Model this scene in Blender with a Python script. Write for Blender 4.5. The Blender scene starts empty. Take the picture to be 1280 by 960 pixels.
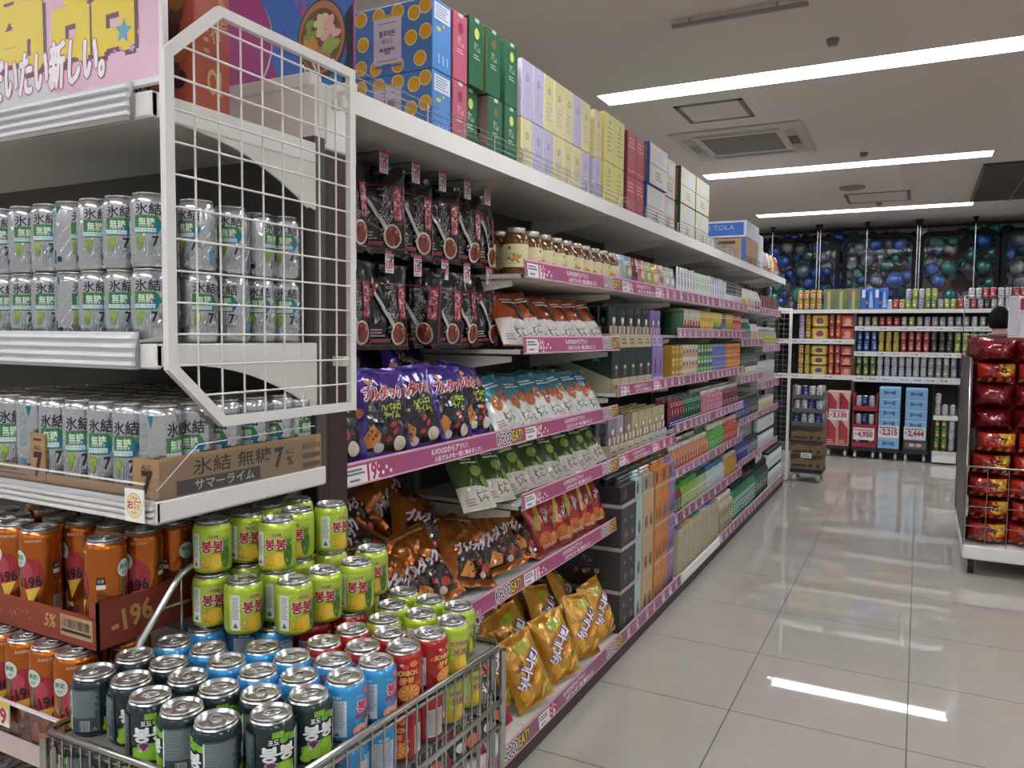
import bpy, bmesh, math, random
from math import sin, cos, pi, radians, hypot
from mathutils import Vector, Matrix, noise
rnd = random.Random(7)
SC = bpy.context.scene
COL = SC.collection
ORD = ['first','second','third','fourth','fifth','sixth','seventh','eighth','ninth','tenth','eleventh','twelfth','thirteenth',
 'fourteenth','fifteenth','sixteenth','seventeenth','eighteenth','nineteenth','twentieth','twenty-first','twenty-second','twenty-third',
 'twenty-fourth','twenty-fifth','twenty-sixth','twenty-seventh','twenty-eighth','twenty-ninth','thirtieth','thirty-first','thirty-second',
 'thirty-third','thirty-fourth','thirty-fifth','thirty-sixth','thirty-seventh','thirty-eighth','thirty-ninth','fortieth']

# ---------------------------------------------------------------- materials
MATS = {}
def lin(c):
    return c/12.92 if c <= 0.04045 else ((c+0.055)/1.055)**2.4
def rgb(h):
    h = h.lstrip('#')
    return tuple(lin(int(h[i:i+2], 16)/255) for i in (0, 2, 4))
def M(h, rough=0.5, metal=0.0, var=0.06, vs=30.0, bump=0.0, bs=60.0, coat=0.0, emit=0.0, trans=0.0, alpha=1.0, spec=0.5):
    key = (h, rough, metal, var, vs, bump, bs, coat, emit, trans, alpha, spec)
    if key in MATS: return MATS[key]
    m = bpy.data.materials.new('surface_%03d' % len(MATS)); m.use_nodes = True
    nt = m.node_tree; p = nt.nodes['Principled BSDF']; c = rgb(h)
    p.inputs['Roughness'].default_value = rough
    p.inputs['Metallic'].default_value = metal
    p.inputs['Specular IOR Level'].default_value = spec
    if coat: p.inputs['Coat Weight'].default_value = coat; p.inputs['Coat Roughness'].default_value = 0.08
    if trans: p.inputs['Transmission Weight'].default_value = trans
    if alpha < 1: p.inputs['Alpha'].default_value = alpha
    if emit:
        p.inputs['Emission Color'].default_value = (*c, 1); p.inputs['Emission Strength'].default_value = emit
    tc = nt.nodes.new('ShaderNodeTexCoord')
    if var > 0:
        n = nt.nodes.new('ShaderNodeTexNoise'); n.inputs['Scale'].default_value = vs; n.inputs['Detail'].default_value = 2
        mx = nt.nodes.new('ShaderNodeMix'); mx.data_type = 'RGBA'
        mx.inputs[6].default_value = (*[min(1, x*(1+var)) for x in c], 1); mx.inputs[7].default_value = (*[x*(1-var) for x in c], 1)
        nt.links.new(tc.outputs['Object'], n.inputs['Vector']); nt.links.new(n.outputs['Fac'], mx.inputs[0])
        nt.links.new(mx.outputs[2], p.inputs['Base Color'])
    else:
        p.inputs['Base Color'].default_value = (*c, 1)
    if bump:
        n2 = nt.nodes.new('ShaderNodeTexNoise'); n2.inputs['Scale'].default_value = bs; n2.inputs['Detail'].default_value = 3
        b = nt.nodes.new('ShaderNodeBump'); b.inputs['Strength'].default_value = bump; b.inputs['Distance'].default_value = 0.01
        nt.links.new(tc.outputs['Object'], n2.inputs['Vector']); nt.links.new(n2.outputs['Fac'], b.inputs['Height'])
        nt.links.new(b.outputs['Normal'], p.inputs['Normal'])
    MATS[key] = m
    return m
def ink(h): return M(h, 0.45, var=0.0)
def paper(h): return M(h, 0.55)
def gloss(h): return M(h, 0.22, coat=0.3)
def foil(h, r=0.2): return M(h, r, metal=0.35, bump=0.75, bs=17, coat=0.6, var=0.12, vs=22)
def tin(h, r=0.28): return M(h, r, metal=0.55, var=0.03)
STEEL = M('#b9b9ba', 0.27, metal=1.0, var=0.03)
CHROME = M('#b4b3b0', 0.22, metal=1.0, var=0.03)
WHITE = M('#e4e2dc', 0.35, var=0.02)
SHELFW = M('#dcdad2', 0.4, var=0.03)
CREAM = M('#d9d6cd', 0.4, var=0.03)
GREYIN = M('#4a4643', 0.6, var=0.04)
DARK = M('#1a1817', 0.5)
BROWN = M('#38241f', 0.45)
RUBBER = M('#161616', 0.6)
def clear(name='clear', tint=(0.93, 0.94, 0.96), k=0.12):
    if name in MATS: return MATS[name]
    m = bpy.data.materials.new('clear_plastic'); m.use_nodes = True; nt = m.node_tree
    nt.nodes.clear(); o = nt.nodes.new('ShaderNodeOutputMaterial')
    t = nt.nodes.new('ShaderNodeBsdfTransparent'); t.inputs[0].default_value = (*tint, 1)
    g = nt.nodes.new('ShaderNodeBsdfGlossy'); g.inputs['Roughness'].default_value = 0.06
    f = nt.nodes.new('ShaderNodeLayerWeight'); f.inputs[0].default_value = 0.5
    pw = nt.nodes.new('ShaderNodeMath'); pw.operation = 'POWER'; pw.inputs[1].default_value = 4.0
    a = nt.nodes.new('ShaderNodeMath'); a.operation = 'MULTIPLY_ADD'; a.inputs[1].default_value = 0.5; a.inputs[2].default_value = k*0.4
    mx = nt.nodes.new('ShaderNodeMixShader')
    nt.links.new(f.outputs['Facing'], pw.inputs[0]); nt.links.new(pw.outputs[0], a.inputs[0]); nt.links.new(a.outputs[0], mx.inputs[0])
    nt.links.new(t.outputs[0], mx.inputs[1]); nt.links.new(g.outputs[0], mx.inputs[2]); nt.links.new(mx.outputs[0], o.inputs[0])
    MATS[name] = m
    return m

# ---------------------------------------------------------------- flat artwork (lettering, printed shapes)
TXT = {}
def text2d(s, bold=0.0):
    k = (s, bold)
    if k not in TXT:
        cu = bpy.data.curves.new('lettering', 'FONT'); cu.body = s; cu.size = 1; cu.resolution_u = 2; cu.offset = bold
        o = bpy.data.objects.new('lettering', cu)
        me = bpy.data.meshes.new_from_object(o)
        v = [(p.co.x, p.co.y) for p in me.vertices]; f = [tuple(p.vertices) for p in me.polygons]
        bpy.data.objects.remove(o); bpy.data.curves.remove(cu); bpy.data.meshes.remove(me)
        x0 = min(p[0] for p in v); x1 = max(p[0] for p in v); y0 = min(p[1] for p in v); y1 = max(p[1] for p in v)
        TXT[k] = (v, f, x0, x1, y0, y1)
    return TXT[k]
class Art:
    def __init__(s): s.items = []; s.layer = 0
    def poly(s, pts, mat, up=True):
        if up: s.layer += 1
        s.items.append((pts, mat, s.layer)); return s
    def rect(s, x0, y0, x1, y1, mat, up=True): return s.poly([(x0, y0), (x1, y0), (x1, y1), (x0, y1)], mat, up)
    def ell(s, cx, cy, rx, ry, mat, n=20, rot=0.0):
        c, q = cos(rot), sin(rot)
        return s.poly([(cx+c*rx*cos(2*pi*i/n)-q*ry*sin(2*pi*i/n), cy+q*rx*cos(2*pi*i/n)+c*ry*sin(2*pi*i/n)) for i in range(n)], mat)
    def text(s, t, cx, cy, w, h, mat, bold=0.0, rot=0.0, out=None, ow=0.035, skew=0.0, multi=0):
        cjk = any(ord(ch) > 0x2e80 for ch in t); bold = min(bold, .026 if cjk else .045) if not multi else bold; ow = min(ow, .03 if cjk else .04) if not multi else ow
        base = text2d(t, 0.0)
        x0, x1, y0, y1 = base[2:]
        def put(b, m):
            v, f = text2d(t, 0.0 if multi else b)[:2]
            s.layer += 1
            if multi:                               # heavy lettering: the same glyphs set several times, slightly shifted
                c, q = cos(rot), sin(rot)
                for k in range(multi):
                    ox, oy = b*h*cos(2*pi*k/multi+.4), b*h*sin(2*pi*k/multi+.4)
                    P = []
                    for x, y in v:
                        a = ((x-x0)/(x1-x0)-0.5)*w; d = ((y-y0)/(y1-y0)-0.5)*h; a += skew*d+ox; d += oy
                        P.append((cx+c*a-q*d, cy+q*a+c*d))
                    for t3 in f: s.items.append(([P[i] for i in t3], m, s.layer+.1*k))
                return
            c, q = cos(rot), sin(rot)
            P = []
            for x, y in v:
                a = ((x-x0)/(x1-x0)-0.5)*w; d = ((y-y0)/(y1-y0)-0.5)*h; a += skew*d
                P.append((cx+c*a-q*d, cy+q*a+c*d))
            for t3 in f: s.items.append(([P[i] for i in t3], m, s.layer))
        if out: put(bold+ow, out)
        put(bold, mat); return s
    def lines(s, x0, y0, x1, y1, n, mat, fill=0.5, ragged=0.25, seed=1):
        r = random.Random(seed); s.layer += 1; dy = (y1-y0)/n
        for i in range(n):
            y = y0+i*dy
            s.rect(x0, y+dy*(1-fill)/2, x1-(x1-x0)*ragged*r.random(), y+dy*(1+fill)/2, mat, up=False)
        return s
    def bars(s, x0, y0, x1, y1, n, mat, seed=2):
        r = random.Random(seed); s.layer += 1; dx = (x1-x0)/n
        for i in range(n): s.rect(x0+i*dx, y0, x0+(i+0.25+0.45*r.random())*dx, y1, mat, up=False)
        return s
    def brush(s, cx, cy, w, h, n, mat, seed=1, t=.12):
        r = random.Random(seed); s.layer += 1
        for i in range(n):
            x, y, an, L = cx+w*(r.random()-.5), cy+h*(r.random()-.5), r.choice((0.1, 1.5, .8, 2.2, 1.7)), h*(.25+.35*r.random()); c, q = cos(an)*L/2, sin(an)*L/2; k = h*t/2
            s.poly([(x-c+q/L*k, y-q-c/L*k), (x+c+q/L*k, y+q-c/L*k), (x+c-q/L*k, y+q+c/L*k), (x-c-q/L*k, y-q+c/L*k)], mat, up=False)
        return s
    def levels(s):
        G = {}; order = []
        for p, m, l in s.items:
            x0 = min(q[0] for q in p); x1 = max(q[0] for q in p); y0 = min(q[1] for q in p); y1 = max(q[1] for q in p)
            l = int(l)
            if l not in G: G[l] = [x0, x1, y0, y1]; order.append(l)
            else: b = G[l]; b[0] = min(b[0], x0); b[1] = max(b[1], x1); b[2] = min(b[2], y0); b[3] = max(b[3], y1)
        lev = {}
        for n, l in enumerate(order):
            a = G[l]; v = 0
            for k in order[:n]:
                b = G[k]
                if a[0] < b[1] and b[0] < a[1] and a[2] < b[3] and b[2] < a[3]: v = max(v, lev[k])
            lev[l] = v+1
        return lev
    def vscale(s, k, v0=.010):
        s.items = [([(u, v0+(v-v0)*k) for u, v in p], m, l) for p, m, l in s.items]; return s
    def star(s, cx, cy, r, mat, rot=0.0, k=0.45, n=5):
        return s.fan(cx, cy, [(cx+(r if i % 2 == 0 else r*k)*sin(rot+pi*i/n), cy+(r if i % 2 == 0 else r*k)*cos(rot+pi*i/n)) for i in range(2*n)], mat)
    def fan(s, cx, cy, pts, mat):
        s.layer += 1
        for i in range(len(pts)): s.items.append(([(cx, cy), pts[i], pts[(i+1) % len(pts)]], mat, s.layer))
        return s
def clip(poly, ax, v, keep_low):
    out = []; n = len(poly)
    for i in range(n):
        a, b = poly[i], poly[(i+1) % n]; da, db = a[ax]-v, b[ax]-v
        ia = da <= 1e-9 if keep_low else da >= -1e-9; ib = db <= 1e-9 if keep_low else db >= -1e-9
        if ia: out.append(a)
        if ia != ib and abs(da-db) > 1e-12:
            t = da/(da-db); out.append((a[0]+(b[0]-a[0])*t, a[1]+(b[1]-a[1])*t))
    return out
def slabs(poly, ax, step, org):
    lo = min(p[ax] for p in poly); hi = max(p[ax] for p in poly); res = []
    k = math.floor((lo-org)/step+1e-6)+1; rest = poly
    while org+k*step < hi-1e-7:
        c = clip(rest, ax, org+k*step, True)
        if len(c) > 2: res.append(c)
        rest = clip(rest, ax, org+k*step, False); k += 1
        if len(rest) < 3: break
    if len(rest) > 2: res.append(rest)
    return res

# ---------------------------------------------------------------- mesh builder
class MB:
    def __init__(s): s.v = []; s.f = []; s.m = []; s.s = []; s.mats = []
    def mi(s, mat):
        if mat not in s.mats: s.mats.append(mat)
        return s.mats.index(mat)
    def face(s, pts, mat, smooth=False):
        b = len(s.v); s.v += [tuple(p) for p in pts]; s.f.append(tuple(range(b, b+len(pts)))); s.m.append(s.mi(mat)); s.s.append(smooth)
    def add(s, vs, fs, mat, smooth=False):
        b = len(s.v); s.v += [tuple(p) for p in vs]; k = s.mi(mat) if not isinstance(mat, list) else None
        for i, f in enumerate(fs):
            s.f.append(tuple(b+j for j in f)); s.m.append(k if k is not None else s.mi(mat[i])); s.s.append(smooth)
    def box(s, x0, y0, z0, x1, y1, z1, mat, c=0.0):
        if x0 > x1: x0, x1 = x1, x0
        if y0 > y1: y0, y1 = y1, y0
        if z0 > z1: z0, z1 = z1, z0
        if c <= 0:
            v = [(x0,y0,z0),(x1,y0,z0),(x1,y1,z0),(x0,y1,z0),(x0,y0,z1),(x1,y0,z1),(x1,y1,z1),(x0,y1,z1)]
            s.add(v, [(0,3,2,1),(4,5,6,7),(0,1,5,4),(1,2,6,5),(2,3,7,6),(3,0,4,7)], mat); return
        c = min(c, (x1-x0)/3, (y1-y0)/3, (z1-z0)/3)
        bm = bmesh.new(); bmesh.ops.create_cube(bm, size=1)
        for q in bm.verts: q.co = Vector(((x0+x1)/2+q.co.x*(x1-x0), (y0+y1)/2+q.co.y*(y1-y0), (z0+z1)/2+q.co.z*(z1-z0)))
        bmesh.ops.bevel(bm, geom=bm.edges[:], offset=c, segments=1, affect='EDGES', profile=0.5)
        bm.verts.index_update()
        s.add([q.co[:] for q in bm.verts], [tuple(q.index for q in f.verts) for f in bm.faces], mat); bm.free()
    def lathe(s, prof, n, mat, cx=0.0, cy=0.0, smooth=True, close=True, ph=0.0):
        vs = []; fs = []; ms = []
        for r, z in prof: vs += [(cx+r*cos(ph+2*pi*i/n), cy+r*sin(ph+2*pi*i/n), z) for i in range(n)]
        for k in range(len(prof)-1):
            for i in range(n):
                j = (i+1) % n; fs.append((k*n+i, k*n+j, (k+1)*n+j, (k+1)*n+i)); ms.append(mat[k] if isinstance(mat, list) else mat)
        if close:
            if prof[0][0] > 1e-5: fs.append(tuple(reversed(range(n)))); ms.append(mat[0] if isinstance(mat, list) else mat)
            if prof[-1][0] > 1e-5: L = (len(prof)-1)*n; fs.append(tuple(range(L, L+n))); ms.append(mat[-1] if isinstance(mat, list) else mat)
        s.add(vs, fs, ms, smooth)
    def tube(s, pts, r, n, mat, closed=False, smooth=True):
        P = [Vector(p) for p in pts]; N = len(P); vs = []; fs = []
        for i in range(N):
            if closed: t = (P[(i+1) % N]-P[i-1])
            else: t = P[min(i+1, N-1)]-P[max(i-1, 0)]
            t.normalize(); a = Vector((0, 0, 1)) if abs(t.z) < 0.9 else Vector((1, 0, 0))
            u = t.cross(a).normalized(); w = t.cross(u)
            if i > 0 and u.dot(pu) < 0: u = -u; w = -w
            pu = u
            vs += [tuple(P[i]+u*(r*cos(2*pi*k/n))+w*(r*sin(2*pi*k/n))) for k in range(n)]
        for i in range(N if closed else N-1):
            for k in range(n):
                a = i*n; b = ((i+1) % N)*n; k2 = (k+1) % n; fs.append((a+k, a+k2, b+k2, b+k))
        s.add(vs, fs, mat, smooth)
        if not closed: s.face(list(reversed(vs[:n])), mat); s.face(vs[(N-1)*n:], mat)
    def art(s, art, fn, du=None, dv=None, e0=0.0003, de=0.00012, ou=0.0, ov=0.0, smooth=False):
        lev = art.levels()
        for pts, mat, lay in art.items:
            lay = lev[int(lay)]+lay-int(lay); ps = [pts]
            if du: ps = [q for p in ps for q in slabs(p, 0, du, ou)]
            if dv: ps = [q for p in ps for q in slabs(p, 1, dv, ov)]
            for p in ps: s.face([fn(u, v, e0+de*lay) for u, v in p], mat, smooth)
    def mesh(s, name):
        me = bpy.data.meshes.new(name); me.from_pydata(s.v, [], s.f)
        for m in s.mats: me.materials.append(m)
        me.polygons.foreach_set('material_index', s.m); me.polygons.foreach_set('use_smooth', s.s)
        me.update(); return me
    def build(s, name, parent=None, loc=(0, 0, 0), rot=(0, 0, 0)):
        return obj(name, s.mesh(name), parent, loc, rot)
def obj(name, me, parent=None, loc=(0, 0, 0), rot=(0, 0, 0)):
    o = bpy.data.objects.new(name, me); COL.objects.link(o); o.location = loc; o.rotation_euler = rot
    if parent is not None: o.parent = parent
    return o
def empty(name, loc=(0, 0, 0), rot=(0, 0, 0)):
    o = obj(name, None, None, loc, rot); o.empty_display_size = 0.05; return o
def tag(o, label, cat, group=None, kind=None):
    o['label'] = label; o['category'] = cat
    if group: o['group'] = group
    if kind: o['kind'] = kind
    return o
def struct(o, label=None):
    o['kind'] = 'structure'
    if label: o['label'] = label
    return o
class Kit:
    """one of a kind with its parts; every call to put() places the next individual"""
    def __init__(s, name, me, parts=()): s.name = name; s.me = me; s.parts = parts
    def put(s, loc, rot, label, cat, group=None, scale=None):
        if s.me is None: r = empty(s.name, loc, rot)
        else: r = obj(s.name, s.me, None, loc, rot)
        for p in s.parts:
            c = obj(p[0], p[1], r)
            for q in (p[2] if len(p) > 2 else ()): obj(q[0], q[1], c)
        if scale: r.scale = scale
        tag(r, label, cat, group); return r
def plane(y):                       # front (-y) face mapping
    return lambda u, v, e: (u, y-e, v)
def sideR(x): return lambda u, v, e: (x+e, u, v)       # +x face, u runs along +y
def sideL(x): return lambda u, v, e: (x-e, -u, v)
def top(z): return lambda u, v, e: (u, v, z+e)
def cyl(R, cx=0, cy=0): return lambda u, v, e: (cx+(R+e)*sin(u/R), cy-(R+e)*cos(u/R), v)
# ================================================================ room, lamps, camera
LX = [(-5.4, -3.1), (-1.82, 0.46), (1.75, 4.05)]
LY = [-3.2, -0.55, 2.07, 4.70, 7.34, 9.96]
CZ = 2.88; LW = 0.115
def floor_mat():
    m = bpy.data.materials.new('polished_floor_tile'); m.use_nodes = True; nt = m.node_tree; p = nt.nodes['Principled BSDF']
    g = nt.nodes.new('ShaderNodeNewGeometry'); sp = nt.nodes.new('ShaderNodeSeparateXYZ'); nt.links.new(g.outputs['Position'], sp.inputs[0])
    def math_(op, a, b=None, c=None):
        n = nt.nodes.new('ShaderNodeMath'); n.operation = op
        for i, q in enumerate((a, b, c)):
            if q is None: continue
            if isinstance(q, (int, float)): n.inputs[i].default_value = q
            else: nt.links.new(q, n.inputs[i])
        return n.outputs[0]
    def line(o, off):
        t = math_('FRACT', math_('DIVIDE', math_('ADD', o, off), 0.6)); return math_('GREATER_THAN', math_('ABSOLUTE', math_('SUBTRACT', t, 0.5)), 0.5-0.0042)
    ln = math_('MAXIMUM', line(sp.outputs[0], 0.5889+12), line(sp.outputs[1], -2.9417+12))
    n = nt.nodes.new('ShaderNodeTexNoise'); n.inputs['Scale'].default_value = 5; n.inputs['Detail'].default_value = 4
    nt.links.new(g.outputs['Position'], n.inputs['Vector'])
    a = nt.nodes.new('ShaderNodeMix'); a.data_type = 'RGBA'; a.inputs[6].default_value = (*rgb('#b3aea4'), 1); a.inputs[7].default_value = (*rgb('#a8a399'), 1)
    nt.links.new(n.outputs['Fac'], a.inputs[0])
    b = nt.nodes.new('ShaderNodeMix'); b.data_type = 'RGBA'; b.inputs[7].default_value = (*rgb('#2f2b27'), 1)
    nt.links.new(a.outputs[2], b.inputs[6]); nt.links.new(ln, b.inputs[0]); nt.links.new(b.outputs[2], p.inputs['Base Color'])
    r = math_('MULTIPLY_ADD', ln, 0.5, 0.02); nt.links.new(r, p.inputs['Roughness'])
    p.inputs['Specular IOR Level'].default_value = 1.0
    return m
b = MB(); b.box(-6.5, -4.5, -0.1, 5.5, 12.6, 0.0, floor_mat()); struct(b.build('floor'), 'pale beige polished floor tiles with dark joints')
b = MB(); cm = M('#cdc5bc', 0.75, var=0.02, vs=2)
xs = sorted([-6.5, 5.5]+[x for p in LX for x in p]); ys = sorted([-4.5, 12.6]+[y+d for y in LY for d in (-LW, LW)])
for i in range(len(xs)-1):
    for j in range(len(ys)-1):
        mx, my = (xs[i]+xs[i+1])/2, (ys[j]+ys[j+1])/2
        if any(x0 < mx < x1 for x0, x1 in LX) and any(abs(my-y) < LW for y in LY): continue
        b.box(xs[i], ys[j], CZ, xs[i+1], ys[j+1], CZ+0.12, cm)
struct(b.build('ceiling'), 'plain warm grey ceiling panel with recessed strip lamps')
b = MB(); b.box(-6.5, 12.5, 0, 5.5, 12.6, CZ, M('#77716f', 0.7)); struct(b.build('wall_back'), 'dim wall behind the balloons')
LAMP = M('#f4f6ff', 0.5, var=0, emit=13.0)
TRO = M('#efeeea', 0.45, var=0)
cols = ['over the next aisle', 'over this aisle', 'over the far side']
for ci, (x0, x1) in enumerate(LX):
    for ri, y in enumerate(LY):
        t = empty('ceiling_light', ((x0+x1)/2, y, CZ)); w = (x1-x0)/2
        tag(t, 'recessed white strip lamp, %s row from near, %s' % (ORD[ri], cols[ci]), 'lamp', 'recessed strip lamps')
        h = MB(); d = LW-0.001
        for q in ((-w, -d, 0.0, w, -d+0.004, 0.10), (-w, d-0.004, 0.0, w, d, 0.10), (-w, -d, 0.0, -w+0.004, d, 0.10), (w-0.004, -d, 0.0, w, d, 0.10), (-w, -d, 0.10, w, d, 0.108)): h.box(*q, TRO)
        h.build('housing', t)
        l = MB(); l.box(-w+0.02, -0.075, 0.040, w-0.02, 0.045, 0.098, LAMP, 0.012); l.build('lamp_tube', t)
# ceiling fittings
def hatch(x0, y0, x1, y1, lab):
    t = empty('ceiling_hatch', ((x0+x1)/2, (y0+y1)/2, CZ)); w, d = (x1-x0)/2, (y1-y0)/2
    f = MB(); m = M('#6f6a66', 0.5)
    for q in ((-w, -d, w, -d+.03), (-w, d-.03, w, d), (-w, -d, -w+.03, d), (w-.03, -d, w, d)): f.box(q[0], q[1], -0.006, q[2], q[3], -0.0005, m)
    f.build('frame', t); f = MB(); f.box(-w+.031, -d+.031, -0.004, w-.031, d-.031, -0.0005, M('#c5beb6', 0.7)); f.build('panel', t)
    tag(t, lab, 'hatch')
hatch(-1.46, 5.01, -1.03, 5.45, 'grey framed square ceiling hatch between the air conditioner and the big lamp')
hatch(-0.75, 8.79, -0.14, 9.40, 'grey framed ceiling hatch beside the round vent near the balloon window')
t = empty('ceiling_air_conditioner', (-1.23, 6.13, CZ)); tag(t, 'white square cassette air conditioner in the ceiling with grey grille', 'air conditioner')
f = MB(); f.box(-0.46, -0.46, -0.02, 0.46, 0.46, -0.0005, M('#bdb6ae', 0.5), 0.008); f.build('casing', t)
f = MB()
for i in range(22): f.box(-0.26, -0.25+i*0.0227, -0.026, 0.26, -0.25+i*0.0227+0.013, -0.0205, M('#8a847e', 0.6))
f.box(-0.265, -0.265, -0.0225, 0.265, 0.265, -0.0203, M('#77716c', 0.6)); f.build('grille', t)
for a, (x, y, w, d) in enumerate(((0, -0.36, .3, .035), (0, .36, .3, .035), (-.36, 0, .035, .3), (.36, 0, .035, .3))):
    f = MB(); f.box(x-w, y-d, -0.0235, x+w, y+d, -0.0205, M('#a8a19a', 0.5)); 
    f.box(x-w*.95, y-d*.4, -0.0245, x+w*.95, y+d*.4, -0.0236, M('#4d4947' if a == 3 else '#8b857f', 0.5)); f.build('louver', t)
t = empty('ceiling_vent', (0.76, 8.73, CZ)); tag(t, 'dark slatted air vent in the ceiling above the noodle stack', 'vent')
f = MB(); f.box(-0.34, -1.0, -0.012, 0.34, 1.0, -0.0005, M('#2b2827', 0.6)); f.build('backing', t)
f = MB()
for i in range(38): f.box(-0.33, -0.98+i*0.0517, -0.024, 0.33, -0.98+i*0.0517+0.022, -0.0125, M('#5c5653', 0.5))
f.build('slat', t)
f = MB()
for x in (-.34, 0, .325): f.box(x, -1.0, -0.028, x+.015, 1.0, -0.0245, M('#6a6461', 0.5))
f.build('frame', t)
t = empty('ceiling_rail', (-0.78, 3.666, CZ)); tag(t, 'thin grey sign rail hanging under the ceiling before the big lamp', 'rail')
f = MB(); f.box(-0.30, -0.012, -0.035, 0.30, 0.012, -0.02, M('#8b847e', 0.4)); f.build('bar', t)
f = MB()
for x in (-.22, .17): f.tube([(x, 0, -0.02), (x, 0, -0.0005)], 0.006, 6, M('#8b847e', 0.4))
f.build('bracket', t)
def disc(x, y, r, h, lab, name, cat):
    f = MB(); f.lathe([(r, -0.0005), (r, -h*.4), (r*.8, -h), (0.0001, -h)], 20, M('#7d7772', 0.5)); tag(f.build(name, None, (x, y, CZ)), lab, cat)
disc(-0.437, 4.232, .03, .03, 'small round sprinkler head in front of the first big lamp', 'sprinkler_head', 'sprinkler')
disc(-0.45, 6.893, .03, .03, 'small round sprinkler head just before the second lamp', 'sprinkler_head', 'sprinkler')
disc(-0.448, 9.5, .03, .03, 'small round sprinkler head just before the last lamp', 'sprinkler_head', 'sprinkler')
disc(-0.645, 8.404, .12, .02, 'round flat ceiling speaker between the last two lamps', 'ceiling_speaker', 'speaker')
# camera and world
YAW, PITCH, ROLL, FPX = 0.479532158, 0.0634183716, 0.00943478, 977.77
fw = Vector((-sin(YAW)*cos(PITCH), cos(YAW)*cos(PITCH), -sin(PITCH))); ri = Vector((cos(YAW), sin(YAW), 0)); up = ri.cross(fw)
r2 = ri*cos(ROLL)+up*sin(ROLL); u2 = -ri*sin(ROLL)+up*cos(ROLL)
cam = bpy.data.cameras.new('camera'); cam.sensor_width = 36; cam.lens = FPX*36/1280; cam.clip_start = 0.02
co = bpy.data.objects.new('camera', cam); COL.objects.link(co)
mw = Matrix((r2, u2, -fw)).transposed().to_4x4(); mw.translation = (0, 0, 1.4137); co.matrix_world = mw
SC.camera = co
w = bpy.data.worlds.new('store_surroundings'); SC.world = w; w.use_nodes = True
w.node_tree.nodes['Background'].inputs[0].default_value = (0.75, 0.74, 0.72, 1); w.node_tree.nodes['Background'].inputs[1].default_value = 0.25
SC.view_settings.view_transform = 'Standard'; SC.view_settings.look = 'None'; SC.view_settings.gamma = 1; SC.view_settings.use_curve_mapping = False
SC.view_settings.exposure = 1.1
try: SC.cycles.max_bounces = 8; SC.cycles.transparent_max_bounces = 12; SC.cycles.caustics_reflective = False; SC.cycles.caustics_refractive = False
except Exception: pass
# ================================================================ shelving of the long aisle
YK = [1.375+0.917*k for k in range(8)]
XF, XB = -1.15, -1.60
PINK = paper('#9e4a72'); PALEP = paper('#d9a6bd'); CARD = paper('#e6e4e6'); RED = ink('#b3264a'); INK = ink('#20181c'); GREYINK = ink('#77757c'); YEL = ink('#e2c544'); WI = ink('#f2eef0')
def rail_art(L, h, segs, base=PINK):
    a = Art(); a.rect(0, 0, L, h, base); a.rect(0, h*0.9, L, h, PALEP, True); a.rect(0, 0, L, h*0.07, PALEP, False)
    for s in segs:
        k, x = s[0], s[1]
        if k == 'tag':                         # white price card with a hand lettered price
            w = h*2.3
            a.rect(x, h*.06, x+w*.62, h*.80, CARD); a.lines(x+w*.04, h*.42, x+w*.56, h*.72, 2, GREYINK, 0.6, 0.2, int(x*100)); a.lines(x+w*.1, h*.14, x+w*.4, h*.3, 1, GREYINK, 0.6, 0.3, int(x*90))
            a.rect(x+w*.62, h*.06, x+w, h*.80, CARD, False)
            a.text(s[2], x+w*.84, h*.45, w*.42, h*.72, RED, 0.04, multi=6)
        elif k == 'kfood':
            a.text('K-FOOD', x+h*1.0, h*.5, h*1.8, h*.62, INK, 0.03, out=WI, ow=0.10, multi=6); a.text('EAT!', x+h*2.6, h*.5, h*1.2, h*.6, YEL, 0.03, out=INK, ow=0.10, multi=6)
        elif k == 'slogan':
            a.text('K-FOODからアツい！', x+h*1.9, h*.64, h*3.4, h*.30, WI, 0.02); a.text('人気グルメを一堂に集めました！', x+h*2.7, h*.27, h*4.6, h*.27, WI, 0.02)
        elif k == 'dots':
            for q in range(3): a.ell(x+h*.3*q, h*(.3+.2*(q % 2)), h*.09, h*.09, WI, 8)
        elif k == 'mini':                      # small far tags
            q = random.Random(int(x*997)); w = h*(.8+.5*q.random()); a.rect(x, h*.12, x+w*.7, h*.82, paper(q.choice(('#c9c0c8', '#bdb2bc', '#d2cbd0')))); a.lines(x+w*.08, h*.48, x+w*.6, h*.78, 2, GREYINK, .6, .3, int(x*70)); a.brush(x+w*.7+h*.45, h*.45, h*.8, h*.5, 5, RED if q.random() < .6 else ink('#5d2f4a'), int(x*50), .2); a.brush(x+w*.7+h*.8, h*.6, h*.9, h*.4, 5, ink('#d9c3d0'), int(x*31), .14)
    return a
def rail(parent, L, z0, z1, x, segs, base=PINK, tilt=0.006):
    b = MB(); h = z1-z0; m = paper('#c9a3b4')
    b.box(0, -0.004, 0, L, 0, h, m)
    b.art(rail_art(L, h, segs, base), plane(-0.004), e0=0.0004, de=0.00025)
    o = b.build('price_rail', parent, (0, 0, 0), (radians(-6), 0, 0)); return o
RAILS = {0: [(1.06, 1.115), (.565, .62)], 1: [(1.60, 1.66), (1.35, 1.41), (1.06, 1.115), (.83, .885), (.565, .62)],
 2: [(1.60, 1.66), (1.148, 1.20), (.838, .89)], 3: [(1.60, 1.66), (1.405, 1.457), (1.145, 1.197), (.887, .94), (.64, .69), (.38, .44)],
 4: [(1.60, 1.66), (1.405, 1.457), (1.145, 1.197), (.887, .94), (.64, .69), (.38, .44)], 5: [(1.60, 1.66), (1.34, 1.40), (1.06, 1.12), (.74, .79), (.42, .47)],
 6: [(1.60, 1.66), (1.285, 1.345), (.965, 1.03), (.74, .79), (.42, .47)]}
BASEZ = (0.065, 0.125)
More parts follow.
